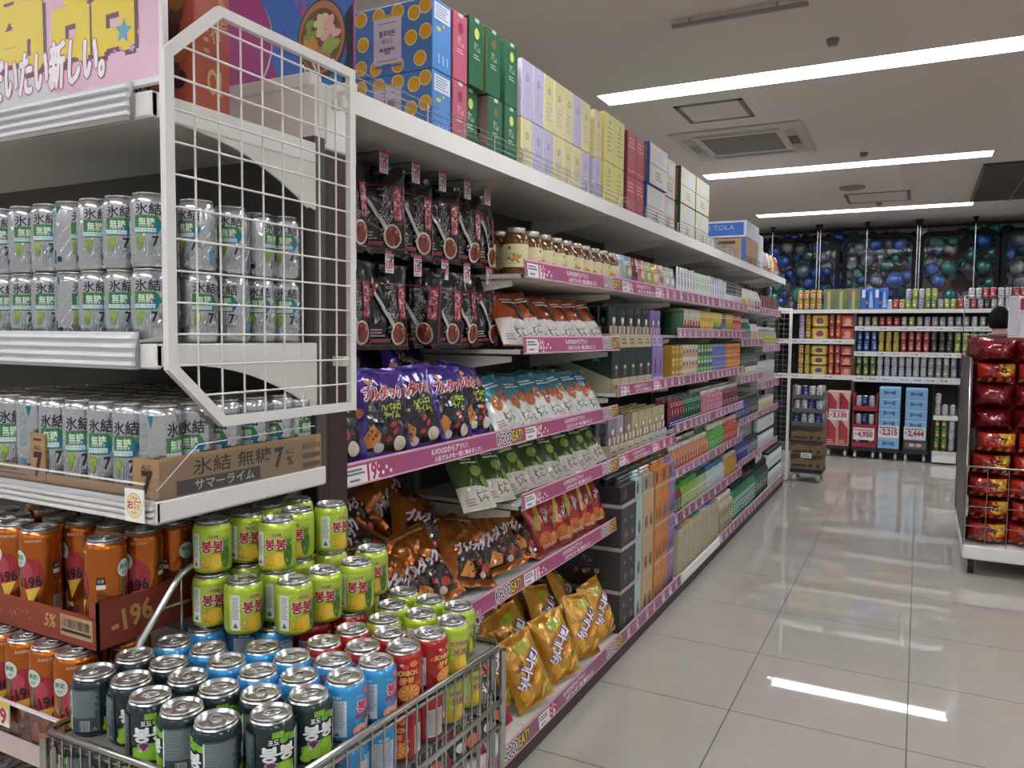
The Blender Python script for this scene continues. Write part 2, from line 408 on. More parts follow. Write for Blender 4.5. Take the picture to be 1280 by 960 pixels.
PR = {0: ['199', '154'], 1: ['199', '259', '254', '259', '119'], 2: ['159', '259', '299']}
bay_txt = ['with black hanging snack packs and purple bags', 'with honey jars and banana snack bags', 'with dark green and stacked black drink boxes', 'with small bottles and cartons, plain white bottom rail', 'with small bottles, just before the taller dark bottles', 'with dark bottles, last but one before the end mesh', 'at the far end beside the upright mesh panel']
for k in range(7):
    y0, y1 = YK[k], YK[k+1]; L = y1-y0
    root = empty('aisle_shelving', (XF, y0, 0), (0, 0, radians(90)))    # local x runs along the aisle, -y faces it
    tag(root, 'white aisle shelving bay %s' % bay_txt[k], 'shelving', 'bays of the long aisle shelving')
    D = XF-XB
    g = MB(); g.box(0, D, 0, L, D+0.03, 1.95, GREYIN); g.build('back_panel', root)
    g = MB()
    for q in range(2):
        xx = 0.0 if q == 0 else L-0.02
        g.box(xx, D-0.03, 0, xx+0.02, D, 1.95, M('#6d6966', .5))
    g.build('upright', root)
    g = MB(); g.box(0, -0.035, 0.0, L, -0.02, BASEZ[0], M('#3d2a30', .5)); g.build('kick_plate', root)
    def board(z0, z1, depth, xo, nm='shelf', segs=None, base=PINK, plain=False, zt=None):
        s = MB(); zt = zt if zt is not None else z0+0.012
        s.box(0.001, xo+0.004, zt-(0.022 if segs is None else .014), L-0.001, depth, zt, SHELFW); s.box(0.001, xo, zt-(0.034 if segs is None and not plain else 0.014), L-0.001, xo+0.012, zt, SHELFW)
        for bx in (0.004, L-0.012):                      # side brackets
            s.face([(bx, depth, zt-0.022), (bx, xo+.05, zt-.022), (bx, xo+.05, zt-.04), (bx, depth, zt-0.10)], CREAM)
            s.face([(bx+.008, depth, zt-0.022), (bx+.008, depth, zt-0.10), (bx+.008, xo+.05, zt-.04), (bx+.008, xo+.05, zt-.022)], CREAM)
        o = s.build(nm, root)
        if plain:
            r = MB(); r.box(0, -0.006, 0, L, 0, z1-z0, WHITE)
            for q in (.2, .5, .8): r.box(0, -0.010, (z1-z0)*q, L, -0.006, (z1-z0)*q+.006, WHITE)
            r.build('price_rail', o, (0, xo, z0))
        elif segs is not None:
            r = rail(o, L, z0, z1, 0, segs, base); r.location = (0, xo-0.001, z0)
        return o
    # top shelf with a low wire fence
    o = board(1.905, 1.955, D, 0.0, plain=False, zt=1.945)
    r = MB(); r.box(0, -0.004, -0.04, L, 0.0, 0.012, WHITE); r.build('shelf_lip', o, (0, 0, 1.945))
    f = MB()
    for zz in (1.963, 1.978, 1.995, 2.012): f.tube([(0.005, 0.012, zz), (L-.005, 0.012, zz)], 0.0016, 5, STEEL)
    n = 5
    for q in range(n+1):
        xx = .005+(L-.01)*q/n; f.tube([(xx, 0.012, 1.945), (xx, 0.012, 2.012)], 0.002, 5, STEEL)
    f.build('wire_fence', root)
    for si, (z0, z1) in enumerate(RAILS[k]):
        segs = []; h = z1-z0
        if k <= 1:
            segs = [('tag', .015, PR[k][si % len(PR[k])]), ('dots', .015+h*2.5), ('slogan', .36 if k == 0 else .33), ('kfood', L-h*3.4)]
        elif k == 2:
            segs = [('tag', .02, PR[k][si]), ('slogan', .20), ('tag', .5, '299'), ('mini', .68), ('mini', .80)]
        else:
            x = 0.02
            while x < L-h*1.9: segs.append(('mini', x)); x += h*(1.6+1.6*rnd.random())
        board(z0, z1, D if not (k == 5) else D, 0.0 if k < 5 else 0.03, segs=segs, base=PINK if k < 3 else [paper('#85506c'), paper('#926880'), paper('#7d4662')][(si+k) % 3])
    segs = [('tag', .05, ['159', '89', '299', '', '199', '299', '299'][k] or '99'), ('slogan', .25), ('kfood', L-.22)] if k < 2 else [('mini', .03+.13*q+.03*rnd.random()) for q in range(int(L/.13))]
    board(BASEZ[0], BASEZ[1], D, -0.045, 'base_shelf', segs=segs, base=paper('#8d5c76'), plain=(k == 3), zt=0.10)
# ================================================================ end-cap shelving facing the camera
EX, EF, EBK = -1.066, 0.835, 1.207          # side plane, front plane, back plane
EL = -2.7
root = empty('endcap_shelving', (EX, EF, 0))
tag(root, 'white shelf end unit full of canned drinks with a wire grid panel on its side', 'shelving')
def W(x, y, z): return (x-EX, y-EF, z)
b = MB(); b.box(EL-EX, EBK-EF, 0, -0.085, EBK-EF+0.03, 1.11, M('#56524e', .6)); b.box(EL-EX, EBK-EF, 1.11, -0.004, EBK-EF+0.03, 1.80, M('#56524e', .6)); b.box(EL-EX, EBK-EF, 1.80, -0.004, EBK-EF+0.03, 1.90, WHITE)  # dark grey puts the shade between the shelves into the panel colour; white above
b.build('back_panel', root)
b = MB(); b.box(EL-EX, EBK-EF-.004, 1.895, -0.012, EBK-EF+0.034, 1.925, WHITE, .004); b.build('top_cap', root)
ux = -.059; uy = .066
b = MB(); b.box(ux-.05, EBK-EF+uy, 0, ux, EBK-EF+uy+.099, 1.80, BROWN, .003)
for z in range(60):
    zz = .12+z*.0275
    b.box(ux-0.0005, EBK-EF+uy+.014, zz, ux+0.0004, EBK-EF+uy+.019, zz+.017, DARK); b.box(ux-0.0005, EBK-EF+uy+.032, zz, ux+0.0004, EBK-EF+uy+.037, zz+.017, DARK)
b.build('upright', root)
b = MB(); b.box(ux-0.05, EBK-EF+uy, 1.80, ux, EBK-EF+uy+0.099, 1.935, WHITE, .003)
for q in (.03, .06): b.box(ux-.001, EBK-EF+uy+q, 1.81, ux+.0015, EBK-EF+uy+q+.004, 1.93, CREAM)
for z in range(5): b.box(ux-0.0005, EBK-EF+uy+.012, 1.81+z*.024, ux+0.0006, EBK-EF+uy+.017, 1.825+z*.024, DARK)
b.build('upright_top', root)
def eshelf(zt, fr=0.0, side=0.036, bracket=True, rx=0.0):
    s = MB(); d = EBK-EF
    s.box(EL-EX, fr, zt-.02, rx-.004, d, zt, SHELFW); s.box(EL-EX, fr-.002, zt-.04, rx, fr+.012, zt, WHITE, .003)
    s.box(rx-.006, fr, zt-side, rx, d, zt, WHITE, .002)
    if bracket:                                            # curved steel bracket below the side edge
        pts = [(d, zt-.13), (d-.02, zt-.125)]+[(d-.02-.30*(q/8), zt-side-.09*(1-q/8)**2) for q in range(9)]
        for x in (-.006, -.002):
            s.face([(x, y, z) for y, z in pts]+[(x, d-.32, zt-.02), (x, d, zt-.02)], CREAM)
    return s.build('shelf', root)
def clear_rail(parent, z0, z1, x1, fr, hue='#d6d6d6'):
    r = MB(); x0 = EL-EX
    r.box(x0, fr-.012, z0, x1, fr-.004, z1, M(hue, .15, var=.02, coat=.5))
    for q in (.15, .38, .62, .86): r.box(x0, fr-.019, z0+(z1-z0)*q-.0025, x1, fr-.012, z0+(z1-z0)*q+.0025, M('#f3f3f5', .12, var=0, coat=.6))
    r.face([(x1, fr-.004, z0), (x1, fr-.02, z0), (x1, fr-.004, z1)], clear())
    return r.build('price_rail', parent)
s1 = eshelf(1.785, 0.0, .04); clear_rail(s1, 1.742, 1.800, -.035, 0)
s2 = eshelf(1.393, 0.0, .036); clear_rail(s2, 1.352, 1.412, -.035, 0)
S3X, S3F = .021, -.023
s = MB(); s.box(EL-EX, S3F+.002, 1.110, S3X-.004, EBK-EF, 1.122, SHELFW); s.box(EL-EX, S3F, 1.112, S3X, S3F+.010, 1.147, WHITE, .003); s.box(S3X-.006, S3F, 1.112, S3X, EBK-EF, 1.147, WHITE, .002)
s3 = s.build('shelf', root)
r = MB(); m = M('#e6e4de', .2, var=0, coat=.4)
for q in range(3): r.box(EL-EX, S3F-.008, 1.115+q*.010, S3X-.004, S3F, 1.120+q*.010, m)
r.build('price_rail', s3)
g = MB()                                                    # acrylic guard on the lowest shown shelf
g.box(EL-EX, S3F-.012, 1.142, S3X-.012, S3F-.009, 1.176, clear()); g.box(EL-EX, S3F-.0125, 1.1755, S3X-.012, S3F-.0085, 1.178, M('#ebe9e4', .15, var=0))
g.box(S3X-.003, S3F+.01, 1.147, S3X, .34, 1.208, clear()); g.tube([(S3X-.001, S3F+.004, 1.165), (S3X-.001, .06, 1.228), (S3X-.001, .34, 1.231)], .0011, 4, M('#ecebe8', .15, var=0))
for q in range(3): g.lathe([(.006, 1.150+q*.012), (.0075, 1.155+q*.012), (.006, 1.160+q*.012)], 10, clear(), S3X+.004, S3F-.004)
g.build('acrylic_guard', s3)
a = Art(); a.rect(-.022, -.026, .022, .026, paper('#f4f3ef')); a.ell(0, 0, .0185, .0205, ink('#dcc26a'), 26); a.ell(0, 0, .0165, .0183, ink('#f0e3b4'), 26)
a.text('お酒', 0, .001, .030, .0135, ink('#a51f52'), .04); a.text('これは', 0, .0125, .017, .005, ink('#a51f52'), .02); a.text('です！', 0, -.0115, .015, .005, ink('#a51f52'), .02)
b = MB(); b.art(a, plane(-.0005)); b.box(-.022, -.0005, -.026, .022, 0.001, .026, paper('#e9e8e4'))
b.build('alcohol_sticker', s3, (S3X-.030, S3F-.0145, 1.142))
s4 = eshelf(0.730, -0.075, .03, False, -.078)
r = MB(); r.box(EL-EX, -.095, .716, -.10, -.088, .735, M('#c7a6b4', .2, coat=.4)); r.box(EL-EX, -.104, .735, -.10, -.101, .80, clear('tinted', (.86, .78, .84), .2)); r.box(EL-EX, -.1055, .798, -.10, -.0995, .801, M('#eee9ee', .15))
r.box(EL-EX, -.110, .716, -.10, -.1055, .748, paper('#cdb9b2')); r.build('price_rail', s4)
a = Art(); a.rect(-.032, -.021, .032, .021, paper('#ece6d2')); a.rect(-.032, .010, .032, .021, ink('#e3c763')); a.text('99', .008, -.004, .034, .026, RED, .05, multi=6)
b = MB(); b.art(a, plane(0)); b.box(-.032, 0, -.021, .032, .002, .021, paper('#ece6d2')); b.build('price_card', s4, (-.262, -.112, .785))
s5 = eshelf(0.45, -0.075, .03, False, -.078)
b = MB(); b.box(EL-EX, -.075, 0.0, -.082, EBK-EF, .10, M('#8c8884', .5)); b.build('plinth', root)
# wire grid panel on the right side
gp = empty('wire_grid_panel'); gp.parent = root; GX = .030
ol = [(.004, 1.838), (.106, 1.934), (.440, 1.933), (.440, 1.263), (.103, 1.263), (.002, 1.357)]
f = MB()
nn = []
for i in range(6):
    (ya, za), (yb, zb) = ol[i], ol[(i+1) % 6]; L = hypot(yb-ya, zb-za); nn.append((-(zb-za)/L, (yb-ya)/L))
mt = []
for i in range(6):
    a_, b_ = nn[i-1], nn[i]; k = .0085/(1+a_[0]*b_[0]+a_[1]*b_[1]); mt.append(((a_[0]+b_[0])*k, (a_[1]+b_[1])*k))
for i in range(6):
    j = (i+1) % 6
    q = [(ol[i][0]+mt[i][0], ol[i][1]+mt[i][1]), (ol[j][0]+mt[j][0], ol[j][1]+mt[j][1]), (ol[j][0]-mt[j][0], ol[j][1]-mt[j][1]), (ol[i][0]-mt[i][0], ol[i][1]-mt[i][1])]
    vs = [(GX-.006, y, z) for y, z in q]+[(GX+.006, y, z) for y, z in q]
    f.add(vs, [(0, 1, 2, 3), (7, 6, 5, 4), (0, 4, 5, 1), (2, 6, 7, 3)], WHITE)
f.build('frame', gp)
f = MB()
def zr(y):
    lo = 1.263 if y > .103 else 1.357-(y-.002)/.101*.094; hi = 1.933 if y > .106 else 1.838+(y-.004)/.102*.096
    return lo, hi
for q in range(8):
    y = .055+q*.0485
    if y < .435: lo, hi = zr(y); f.tube([(GX, y, lo), (GX, y, hi)], .0019, 6, WHITE)
for q in range(13):
    z = 1.310+q*.0495; y0 = .003
    if z < 1.357: y0 = .002+(1.357-z)/.094*.101
    if z > 1.838: y0 = .004+(z-1.838)/.096*.102
    if z < 1.928: f.tube([(GX+.0035, y0, z), (GX+.0035, .44, z)], .0019, 6, WHITE)
f.build('wires', gp)
f = MB(); f.box(GX-.03, .415, 1.345, GX+.002, .433, 1.365, CREAM, .002); f.box(GX-.03, .415, 1.86, GX+.002, .433, 1.88, CREAM, .002); f.build('fixing', gp)
# upper header sign
t = empty('promotion_sign', (-1.084, .872, 1.812)); tag(t, 'pink promotion board with large yellow and white outlined lettering above the can shelves', 'sign')
a = Art(); Wd, Hh = .86, .34
a.rect(-Wd, 0, 0, Hh, paper('#f1ecee')); a.rect(-Wd, .010, -.008, Hh, paper('#e6bfd0'))
a.poly([(-Wd, .010), (-.27, .010), (-.36, .09), (-Wd, .12)], paper('#d5dadd')); a.poly([(-.27, .010), (-.008, .010), (-.008, .06), (-.2, .08)], paper('#e9c3d2'))
a.text('新商品', -.402, .145, .67, .165, ink('#6d4a55'), .075, multi=8)
a.text('新商品', -.410, .152, .67, .165, ink('#e8cf3e'), .066, multi=8)
a.text('だいたい新しい。', -.305, .062, .33, .078, ink('#f3eef2'), .035, rot=.02, out=ink('#b24068'), ow=.03, skew=.12, multi=6)
a.star(-.092, .092, .022, ink('#63a3c6'), .15)
for x, y, r_, c in ((-.115, .062, .006, '#b48fd0'), (-.10, .066, .006, '#e6a9a0'), (-.072, .062, .009, '#c49ada'), (-.055, .085, .005, '#e0c890')): a.star(x, y, r_, ink(c), .3)
b = MB(); b.box(-Wd, 0, 0, 0, .012, Hh, paper('#efeaec'), .002); b.art(a, plane(0), e0=.0005, de=.0002); b.build('board', t)
b = MB(); b.box(-.235, -.006, -.018, -.205, .002, .012, clear()); b.box(-.245, -.012, -.026, -.195, .006, -.018, clear()); b.build('holder', t)
# picture board behind, above the shelving
t = empty('ramen_picture_board', (-1.085, 1.345, 1.945)); tag(t, 'magenta and blue picture board with a bowl of noodles above the shelving', 'sign')
a = Art(); Wd, Hh = .60, .42
a.rect(-Wd, 0, 0, Hh, paper('#a33a78'))
a.poly([(-.24, .10), (-.21, .03), (-.17, .0), (0, 0), (0, Hh), (-.30, Hh), (-.25, .3), (-.26, .2)], paper('#3a6bb8')); a.poly([(-.16, .0), (-.13, .06), (0, .07), (0, 0)], paper('#1f70b0'))
for i in range(34):
    r = random.Random(i); a.ell(-.27+.25*r.random(), .07+.33*r.random(), .008+.02*r.random(), .006+.012*r.random(), ink(['#b53b6e', '#a3407e', '#5a4a9c', '#4d7fcf', '#7a5fb0'][i % 5]), 7, r.random()*3)
a.ell(-.355, .12, .13, .13, ink('#d9c6da'), 30); a.ell(-.35, .125, .122, .124, paper('#a33a78'), 30)
a.ell(-.085, .10, .068, .085, ink('#3d2b22'), 28); a.ell(-.085, .105, .064, .076, ink('#a9714c'), 28); a.ell(-.087, .10, .057, .066, ink('#6e4a2c'), 28)
for i in range(36):
    r = random.Random(90+i); an = r.random()*6.28; q = r.random()**.5
    a.ell(-.087+.047*q*cos(an), .098+.055*q*sin(an), .010+.006*r.random(), .009, ink(['#d9a9a0', '#d8c59a', '#7f9a3e', '#c9923c', '#b07b4a', '#96a94e'][int((an/6.28*6))]), 8, r.random()*3)
a.poly([(-.03, 0), (-.015, .06), (-.02, .14), (0, .16), (0, 0)], ink('#1b1b22'))
for i in range(4): a.poly([(-.13+.028*i, .035), (-.125+.028*i, .035), (-.135+.028*i, .055), (-.14+.028*i, .055)], ink('#d8dfe6'))
b = MB(); b.box(-Wd, 0, 0, 0, .01, Hh, paper('#8f3a6e'), .002); b.art(a, plane(0), e0=.0005, de=.0002); b.build('board', t)
b = MB(); b.box(-Wd, -.006, -.02, 0, .016, 0.0, WHITE, .003); b.build('bottom_rail', t)
# ================================================================ drinks cans
LIDM = M('#c9c8c6', 0.25, metal=0.9, var=0.02)
def lid_mesh(R, H, tabrot=0.0):
    b = MB(); r = R*.83
    b.lathe([(r-.004, H-.0045), (r-.0005, H-.0035), (r+.0008, H-.001), (r, H+.0004), (r-.0012, H), (r-.003, H-.0042), (r-.0045, H-.0048), (r-.006, H-.0032), (0.0001, H-.003)], 32, LIDM)
    a = Art(); a.ell(0, -r*.42, r*.42, r*.36, M('#b5b4b2', .3, metal=.9, var=0), 16); b.art(a, top(H-.003), e0=.0002)
    return b.mesh('lid')
def tab_mesh(R, H):
    b = MB(); z = H-.0020
    b.tube([(.0075*cos(2*pi*i/14), .001+.012*sin(2*pi*i/14), z) for i in range(14)], .0013, 5, LIDM, closed=True)
    b.box(-.0055, -.009, z-.0008, .0055, .001, z+.0006, LIDM, .0004); b.lathe([(.0022, z-.0005), (.002, z+.0012), (.0001, z+.0013)], 8, LIDM, 0, -.004)
    return b.mesh('pull_tab')
def can_body(name, R, H, base, art, neck=None, facets=None, seg=40, foot=None):
    b = MB(); nk = neck or base; ft = foot or base; r = R*.83
    prof = [(R*.74, .0015), (R*.80, 0.0), (R*.93, .004), (R, .010), (R, H-.017), (R*.985, H-.0135), (r+.002, H-.006), (r-.0005, H-.0042)]
    mats = [LIDM, LIDM, ft, base, nk, nk, LIDM]
    b.lathe(prof, seg, mats, close=False)
    if facets:                                     # cut diamond relief pressed into the metal
        z0, z1, rows, n = facets; vs = []; fs = []
        for j in range(rows+1):
            for i in range(n):
                a = 2*pi*(i+.5*(j % 2))/n; q = R*1.003 if j in (0, rows) else (R*1.011 if (i+j//2) % 2 else R*.976); vs.append((q*cos(a), q*sin(a), z0+(z1-z0)*j/rows))
        for j in range(rows):
            for i in range(n):
                k = (i+1) % n
                if j % 2 == 0: fs += [(j*n+i, j*n+k, (j+1)*n+i), (j*n+k, (j+1)*n+k, (j+1)*n+i)]
                else: fs += [(j*n+i, (j+1)*n+k, (j+1)*n+i), (j*n+i, j*n+k, (j+1)*n+k)]
        b.add(vs, fs, base, False)
    b.art(art, cyl(R), du=.0055, e0=.00035 if not facets else .0006, de=.00012, smooth=True)
    return b.mesh(name)
def kit_can(name, R, H, base, art, **k):
    return Kit(name, can_body(name, R, H, base, art, **k), (('lid', lid_mesh(R, H), (('pull_tab', tab_mesh(R, H)),)),))
CR = .0322
# small green pineapple cans
LIME = M('#b3cf3a', .28, metal=.3, coat=.3, var=.03); LIMEP = M('#cfe58c', .3, metal=.3, coat=.2, var=.03)
def lattice(a, u0, u1, v0, v1, st, mat, w=.0006):
    a.layer += 1; h = v1-v0; x = u0-h
    while x < u1:
        for s in (1, -1):
            p0, p1 = ((x, v0), (x+h, v1)) if s > 0 else ((x, v1), (x+h, v0))
            q = [(p0[0]-w, p0[1]), (p0[0]+w, p0[1]), (p1[0]+w, p1[1]), (p1[0]-w, p1[1])]
            q = clip(q, 0, u0, False)
            if len(q) > 2: q = clip(q, 0, u1, True)
            if len(q) > 2: a.poly(q, mat, up=False)
        x += st
def bong_art(tall=False):
    a = Art(); H = .122 if tall else .092; C = 2*pi*CR
    Lg = ink('#d8e66c'); lattice(a, -C/2, C/2, .052*H/.092, H-.018, .0075, Lg)
    for u0 in (0, C/2):
        red = ink('#b01c33'); wh = ink('#f3f0e6'); s = H/.092
        a.rect(u0-.035, .012*s, u0-.0205, H-.020, paper('#e9ebe4')); a.rect(u0-.0395, .012*s, u0-.035, H-.02, LIMEP)
        a.lines(u0-.034, .030*s, u0-.0215, H-.023, 15, ink('#8b938c'), .45, .3, 3); a.poly([(u0-.033, .016), (u0-.024, .016), (u0-.0285, .025)], ink('#5d6560'))
        a.poly([(u0-.0195, .010), (u0+.030, .010), (u0+.030, .030*s), (u0+.005, .034*s), (u0-.0195, .024*s)], ink('#c9b53a'))
        a.ell(u0+.004, .023*s, .0125, .0155*s, ink('#e5b92c'), 22); a.ell(u0+.009, .024*s, .009, .012*s, ink('#eecb4a'), 18)
        a.ell(u0+.0235, .032*s, .0085, .022*s, ink('#4d7a2c'), 16)
        for i in range(10):
            r = random.Random(i); a.ell(u0+.0235+.012*(r.random()-.5), (.018+.03*r.random())*s, .0016, .0022, ink(['#2c4a20', '#8fae3e', '#3a5c26'][i % 3]), 7)
        for i in range(7): a.poly([(u0+.021, .048*s), (u0+.025, .048*s), (u0+.012+.004*i, (.066+.003*(i % 2))*s)], ink('#5a8e34'))
        a.ell(u0-.0135, .024*s, .0043, .0048, ink('#c87b2a'), 14); a.ell(u0-.0135, .024*s, .0034, .0038, ink('#d9c13f'), 14)
        a.text('238 ml' if not tall else '340 ml', u0-.010, .0145, .013, .0042, ink('#8c5a1e'))
        if tall:
            a.text('BONBON', u0+.002, .083, .034, .011, red, .03, out=wh)
            a.text('봉봉', u0+.002, .060, .026, .015, red, .05, out=wh, ow=.05)
        else:
            a.text('봉봉', u0+.0015, .0505, .035, .0195, red, .045, out=wh, ow=.05, multi=5)
            a.text('파인애플', u0+.0035, .0675, .0155, .0055, ink('#9b2436'), .03, out=wh)
        a.lines(u0+.003, .0385*s, u0+.017, .0425*s, 1, ink('#8c6a2c'), .6, .1); a.poly([(u0-.012, .041*s), (u0-.008, .043*s), (u0-.009, .039*s)], ink('#3d8a3a'))
    return a
K_SMALL = kit_can('pineapple_can', CR, .092, LIME, bong_art(), neck=LIME)
KS = .665
K_PINE = kit_can('pineapple_can', CR, .092, LIME, bong_art(True).vscale(KS), neck=LIME)
def grape_art():
    a = Art(); C = 2*pi*CR; wh = ink('#e9ecea'); g = ink('#7fae2e'); g2 = ink('#9ccf3c'); tx = ink('#8a9698')
    for u0 in (-C/4, C/4):
        a.rect(u0-.006, .098, u0+.010, .111, g); 
        for i in range(5): a.ell(u0+.010+.004*i, .092+.006*((i*3) % 4)/3, .0065, .0075, ink('#5d9e2b' if i % 2 else '#6fb536'), 9, .5*i)
        a.poly([(u0-.024, .010), (u0+.026, .010), (u0+.026, .042), (u0+.012, .049), (u0-.010, .046), (u0-.024, .037)], g)
        for x, y, r in ((-.008, .026, .0135), (.014, .021, .013), (.010, .037, .009), (-.018, .014, .008)): a.ell(u0+x, y, r, r*1.12, g2 if x < .012 else ink('#8cbf36'), 20)
        a.ell(u0-.012, .033, .003, .0035, ink('#cfe58a'), 10)
        a.poly([(u0-.0165, .046), (u0-.0075, .052), (u0+.0015, .046), (u0-.0075, .030)], ink('#d6b8d0')); a.poly([(u0-.0150, .0455), (u0-.0075, .0505), (u0, .0455), (u0-.0075, .032)], ink('#6b2e68'))
        a.text('봉봉', u0+.002, .0665, .044, .030, wh, .05, multi=5); a.text('포도', u0-.004, .0905, .014, .0095, wh, .03, multi=4)
    for u0 in (0, C/2):
        a.rect(u0-.0215, .010, u0+.0215, .108, ink('#39484b')); a.lines(u0-.020, .042, u0+.020, .104, 20, tx, .5, .15, 5)
        a.rect(u0-.006, .012, u0+.008, .036, ink('#b9c2c2')); a.bars(u0-.0055, .013, u0+.0075, .035, 12, ink('#394447')); a.poly([(u0+.011, .014), (u0+.018, .014), (u0+.0145, .022)], tx)
        a.rect(u0-.0225, .012, u0-.0205, .104, wh)
    return a
GRAPE = M('#223436', .25, metal=.3, coat=.4, var=.05)
K_GRAPE = kit_can('grape_can', CR, .092, GRAPE, grape_art().vscale(KS), neck=GRAPE)
def peach_art():
    a = Art(); C = 2*pi*CR; wh = ink('#eaf2f6'); red = ink('#bd2340'); pk = ink('#d2607e')
    for u0 in (-C/4, C/4):
        a.rect(u0-.004, .100, u0+.006, .1125, pk); a.brush(u0-.012, .098, .014, .006, 8, wh, 3)
        a.text('봉봉', u0+.001, .074, .036, .024, red, .05, out=wh, ow=.05, multi=5); a.text('BONBON', u0+.001, .053, .040, .010, red, .04)
        for x, y, r in ((.010, .026, .014), (-.012, .022, .012)): a.ell(u0+x, y, r, r*1.05, ink('#e7a08c'), 20); a.ell(u0+x+.002, y+.002, r*.7, r*.75, ink('#e9bd9e'), 16); a.ell(u0+x+.003, y-.003, r*.35, r*.35, pk, 12)
        a.poly([(u0-.003, .036), (u0+.008, .046), (u0+.010, .037)], ink('#4f9a4c'))
    for u0 in (0, C/2):
        a.rect(u0-.019, .012, u0+.0175, .094, ink('#c9d6de')); a.lines(u0-.018, .030, u0+.0165, .092, 18, ink('#77858f'), .5, .15, 6); a.poly([(u0-.002, .014), (u0+.008, .014), (u0+.003, .024)], ink('#67747e'))
        a.text('BEBI', u0, .1005, .018, .007, wh)
    return a
BLUE = M('#3c9bd6', .25, metal=.3, coat=.4, var=.04)
K_PEACH = kit_can('peach_can', CR, .092, BLUE, peach_art().vscale(KS), neck=BLUE)
def orange_art():
    a = Art(); C = 2*pi*CR; gold = ink('#e0b45a'); og = ink('#d9772e')
    for u0 in (-C/4, C/4):
        for i in range(9):
            r = random.Random(40+i); a.ell(u0-.024+.048*r.random(), .015+.09*r.random(), .006, .0055, ink(['#c94a2a', '#d4602c', '#b62a22'][i % 3]), 10)
        a.ell(u0+.004, .030, .019, .021, ink('#e6a04a'), 24); a.ell(u0+.004, .030, .0165, .0185, og, 24)
        for i in range(8): a.poly([(u0+.004, .030), (u0+.004+.015*cos(i*.785+.1), .030+.017*sin(i*.785+.1)), (u0+.004+.015*cos(i*.785+.6), .030+.017*sin(i*.785+.6))], ink('#eeb062'), i == 0)
        a.text('봉봉', u0, .062, .024, .015, gold, .05); a.text('BONBON', u0, .080, .036, .012, gold, .06); a.ell(u0+.012, .101, .007, .0075, ink('#e8a66a'), 14); a.ell(u0+.012, .101, .0055, .006, ink('#e07f3a'), 14); a.ell(u0-.008, .100, .0035, .0035, ink('#e3b7a0'), 10)
    for u0 in (0, C/2):
        a.rect(u0-.017, .012, u0+.017, .084, ink('#d8d2cf')); a.lines(u0-.016, .016, u0+.016, .082, 20, ink('#8d8584'), .5, .15, 8)
    return a
REDC = M('#b02323', .25, metal=.3, coat=.4, var=.05)
K_ORANGE = kit_can('orange_can', CR, .092, REDC, orange_art().vscale(KS), neck=REDC)
# silver lime highballs
SILV = M('#cdd0d4', .2, metal=.85, var=.02); TEAL = M('#2f8f97', .3, metal=.5, var=.03)
def lime_art(H):
    a = Art(); C = 2*pi*CR; k = ink('#26262b'); t = .122 if H < .13 else .150; z0 = 0 if H < .13 else .012
    Z = lambda q: z0+q*t
    for u0 in (-C*.26, C*.26):
        a.rect(u0-.021, Z(.70), u0+.022, Z(.865), M('#bfc1c7', .35, metal=.6, var=0)); a.text('氷結', u0+.001, Z(.775), .040, Z(.85)-Z(.70), k, .022, multi=5)
        a.poly([(u0-.0205, Z(.45)), (u0+.014, Z(.45)), (u0+.0235, Z(.57)), (u0+.014, Z(.69)), (u0-.0205, Z(.69))], M('#458a50', .3, metal=.4, var=0))
        a.poly([(u0+.004, Z(.45)), (u0+.014, Z(.45)), (u0+.0235, Z(.57)), (u0+.018, Z(.635)), (u0+.004, Z(.52))], M('#2a7f9c', .3, metal=.4, var=0))
        a.text('無糖', u0-.002, Z(.60), .024, Z(.665)-Z(.54), ink('#e9f3e4'), .01); a.rect(u0-.0205, Z(.47), u0+.012, Z(.525), ink('#d4e6e6')); a.text('サマーライム', u0-.004, Z(.498), .028, Z(.518)-Z(.48), ink('#35707c'))
        a.ell(u0-.012, Z(.37), .007, Z(.43)-Z(.37), ink('#8fab45'), 16); a.ell(u0-.014, Z(.30), .005, Z(.36)-Z(.30), ink('#7b9a58'), 12)
        a.text('7', u0+.011, Z(.355), .009, Z(.42)-Z(.29), k, .03); a.text('ALC.', u0+.021, Z(.39), .007, .004, k); a.text('%', u0+.021, Z(.335), .006, .006, k)
        for i in range(3): a.poly([(u0-.006+.004*i, Z(.15)), (u0-.004+.004*i, Z(.15)), (u0-.001+.004*i, Z(.40)), (u0-.002+.004*i, Z(.40))], ink('#9aa3a8'), i == 0)
        a.lines(u0+.004, Z(.20), u0+.020, Z(.26), 2, ink('#8c9196'), .4, .2)
    for u0 in (0, C/2):
        a.rect(u0-.0095, Z(.10), u0+.0015, Z(.30), M('#6a9ec0', .3, metal=.5, var=0)); a.lines(u0-.009, Z(.45), u0+.004, Z(.85), 16, ink('#8fa6b4'), .4, .3, 4); a.poly([(u0+.004, Z(.93)), (u0+.013, Z(.93)), (u0+.009, Z(.80))], M('#2c8d9c', .3, metal=.5, var=0)); a.ell(u0+.011, Z(.17), .005, .0052, k, 14)
    return a
K_SILV = kit_can('silver_can', CR, .122, SILV, lime_art(.122), facets=(.020, .084, 10, 22), seg=36)
K_SILVT = kit_can('tall_silver_can', CR, .168, SILV, lime_art(.168), facets=(.020, .112, 14, 22), seg=36)
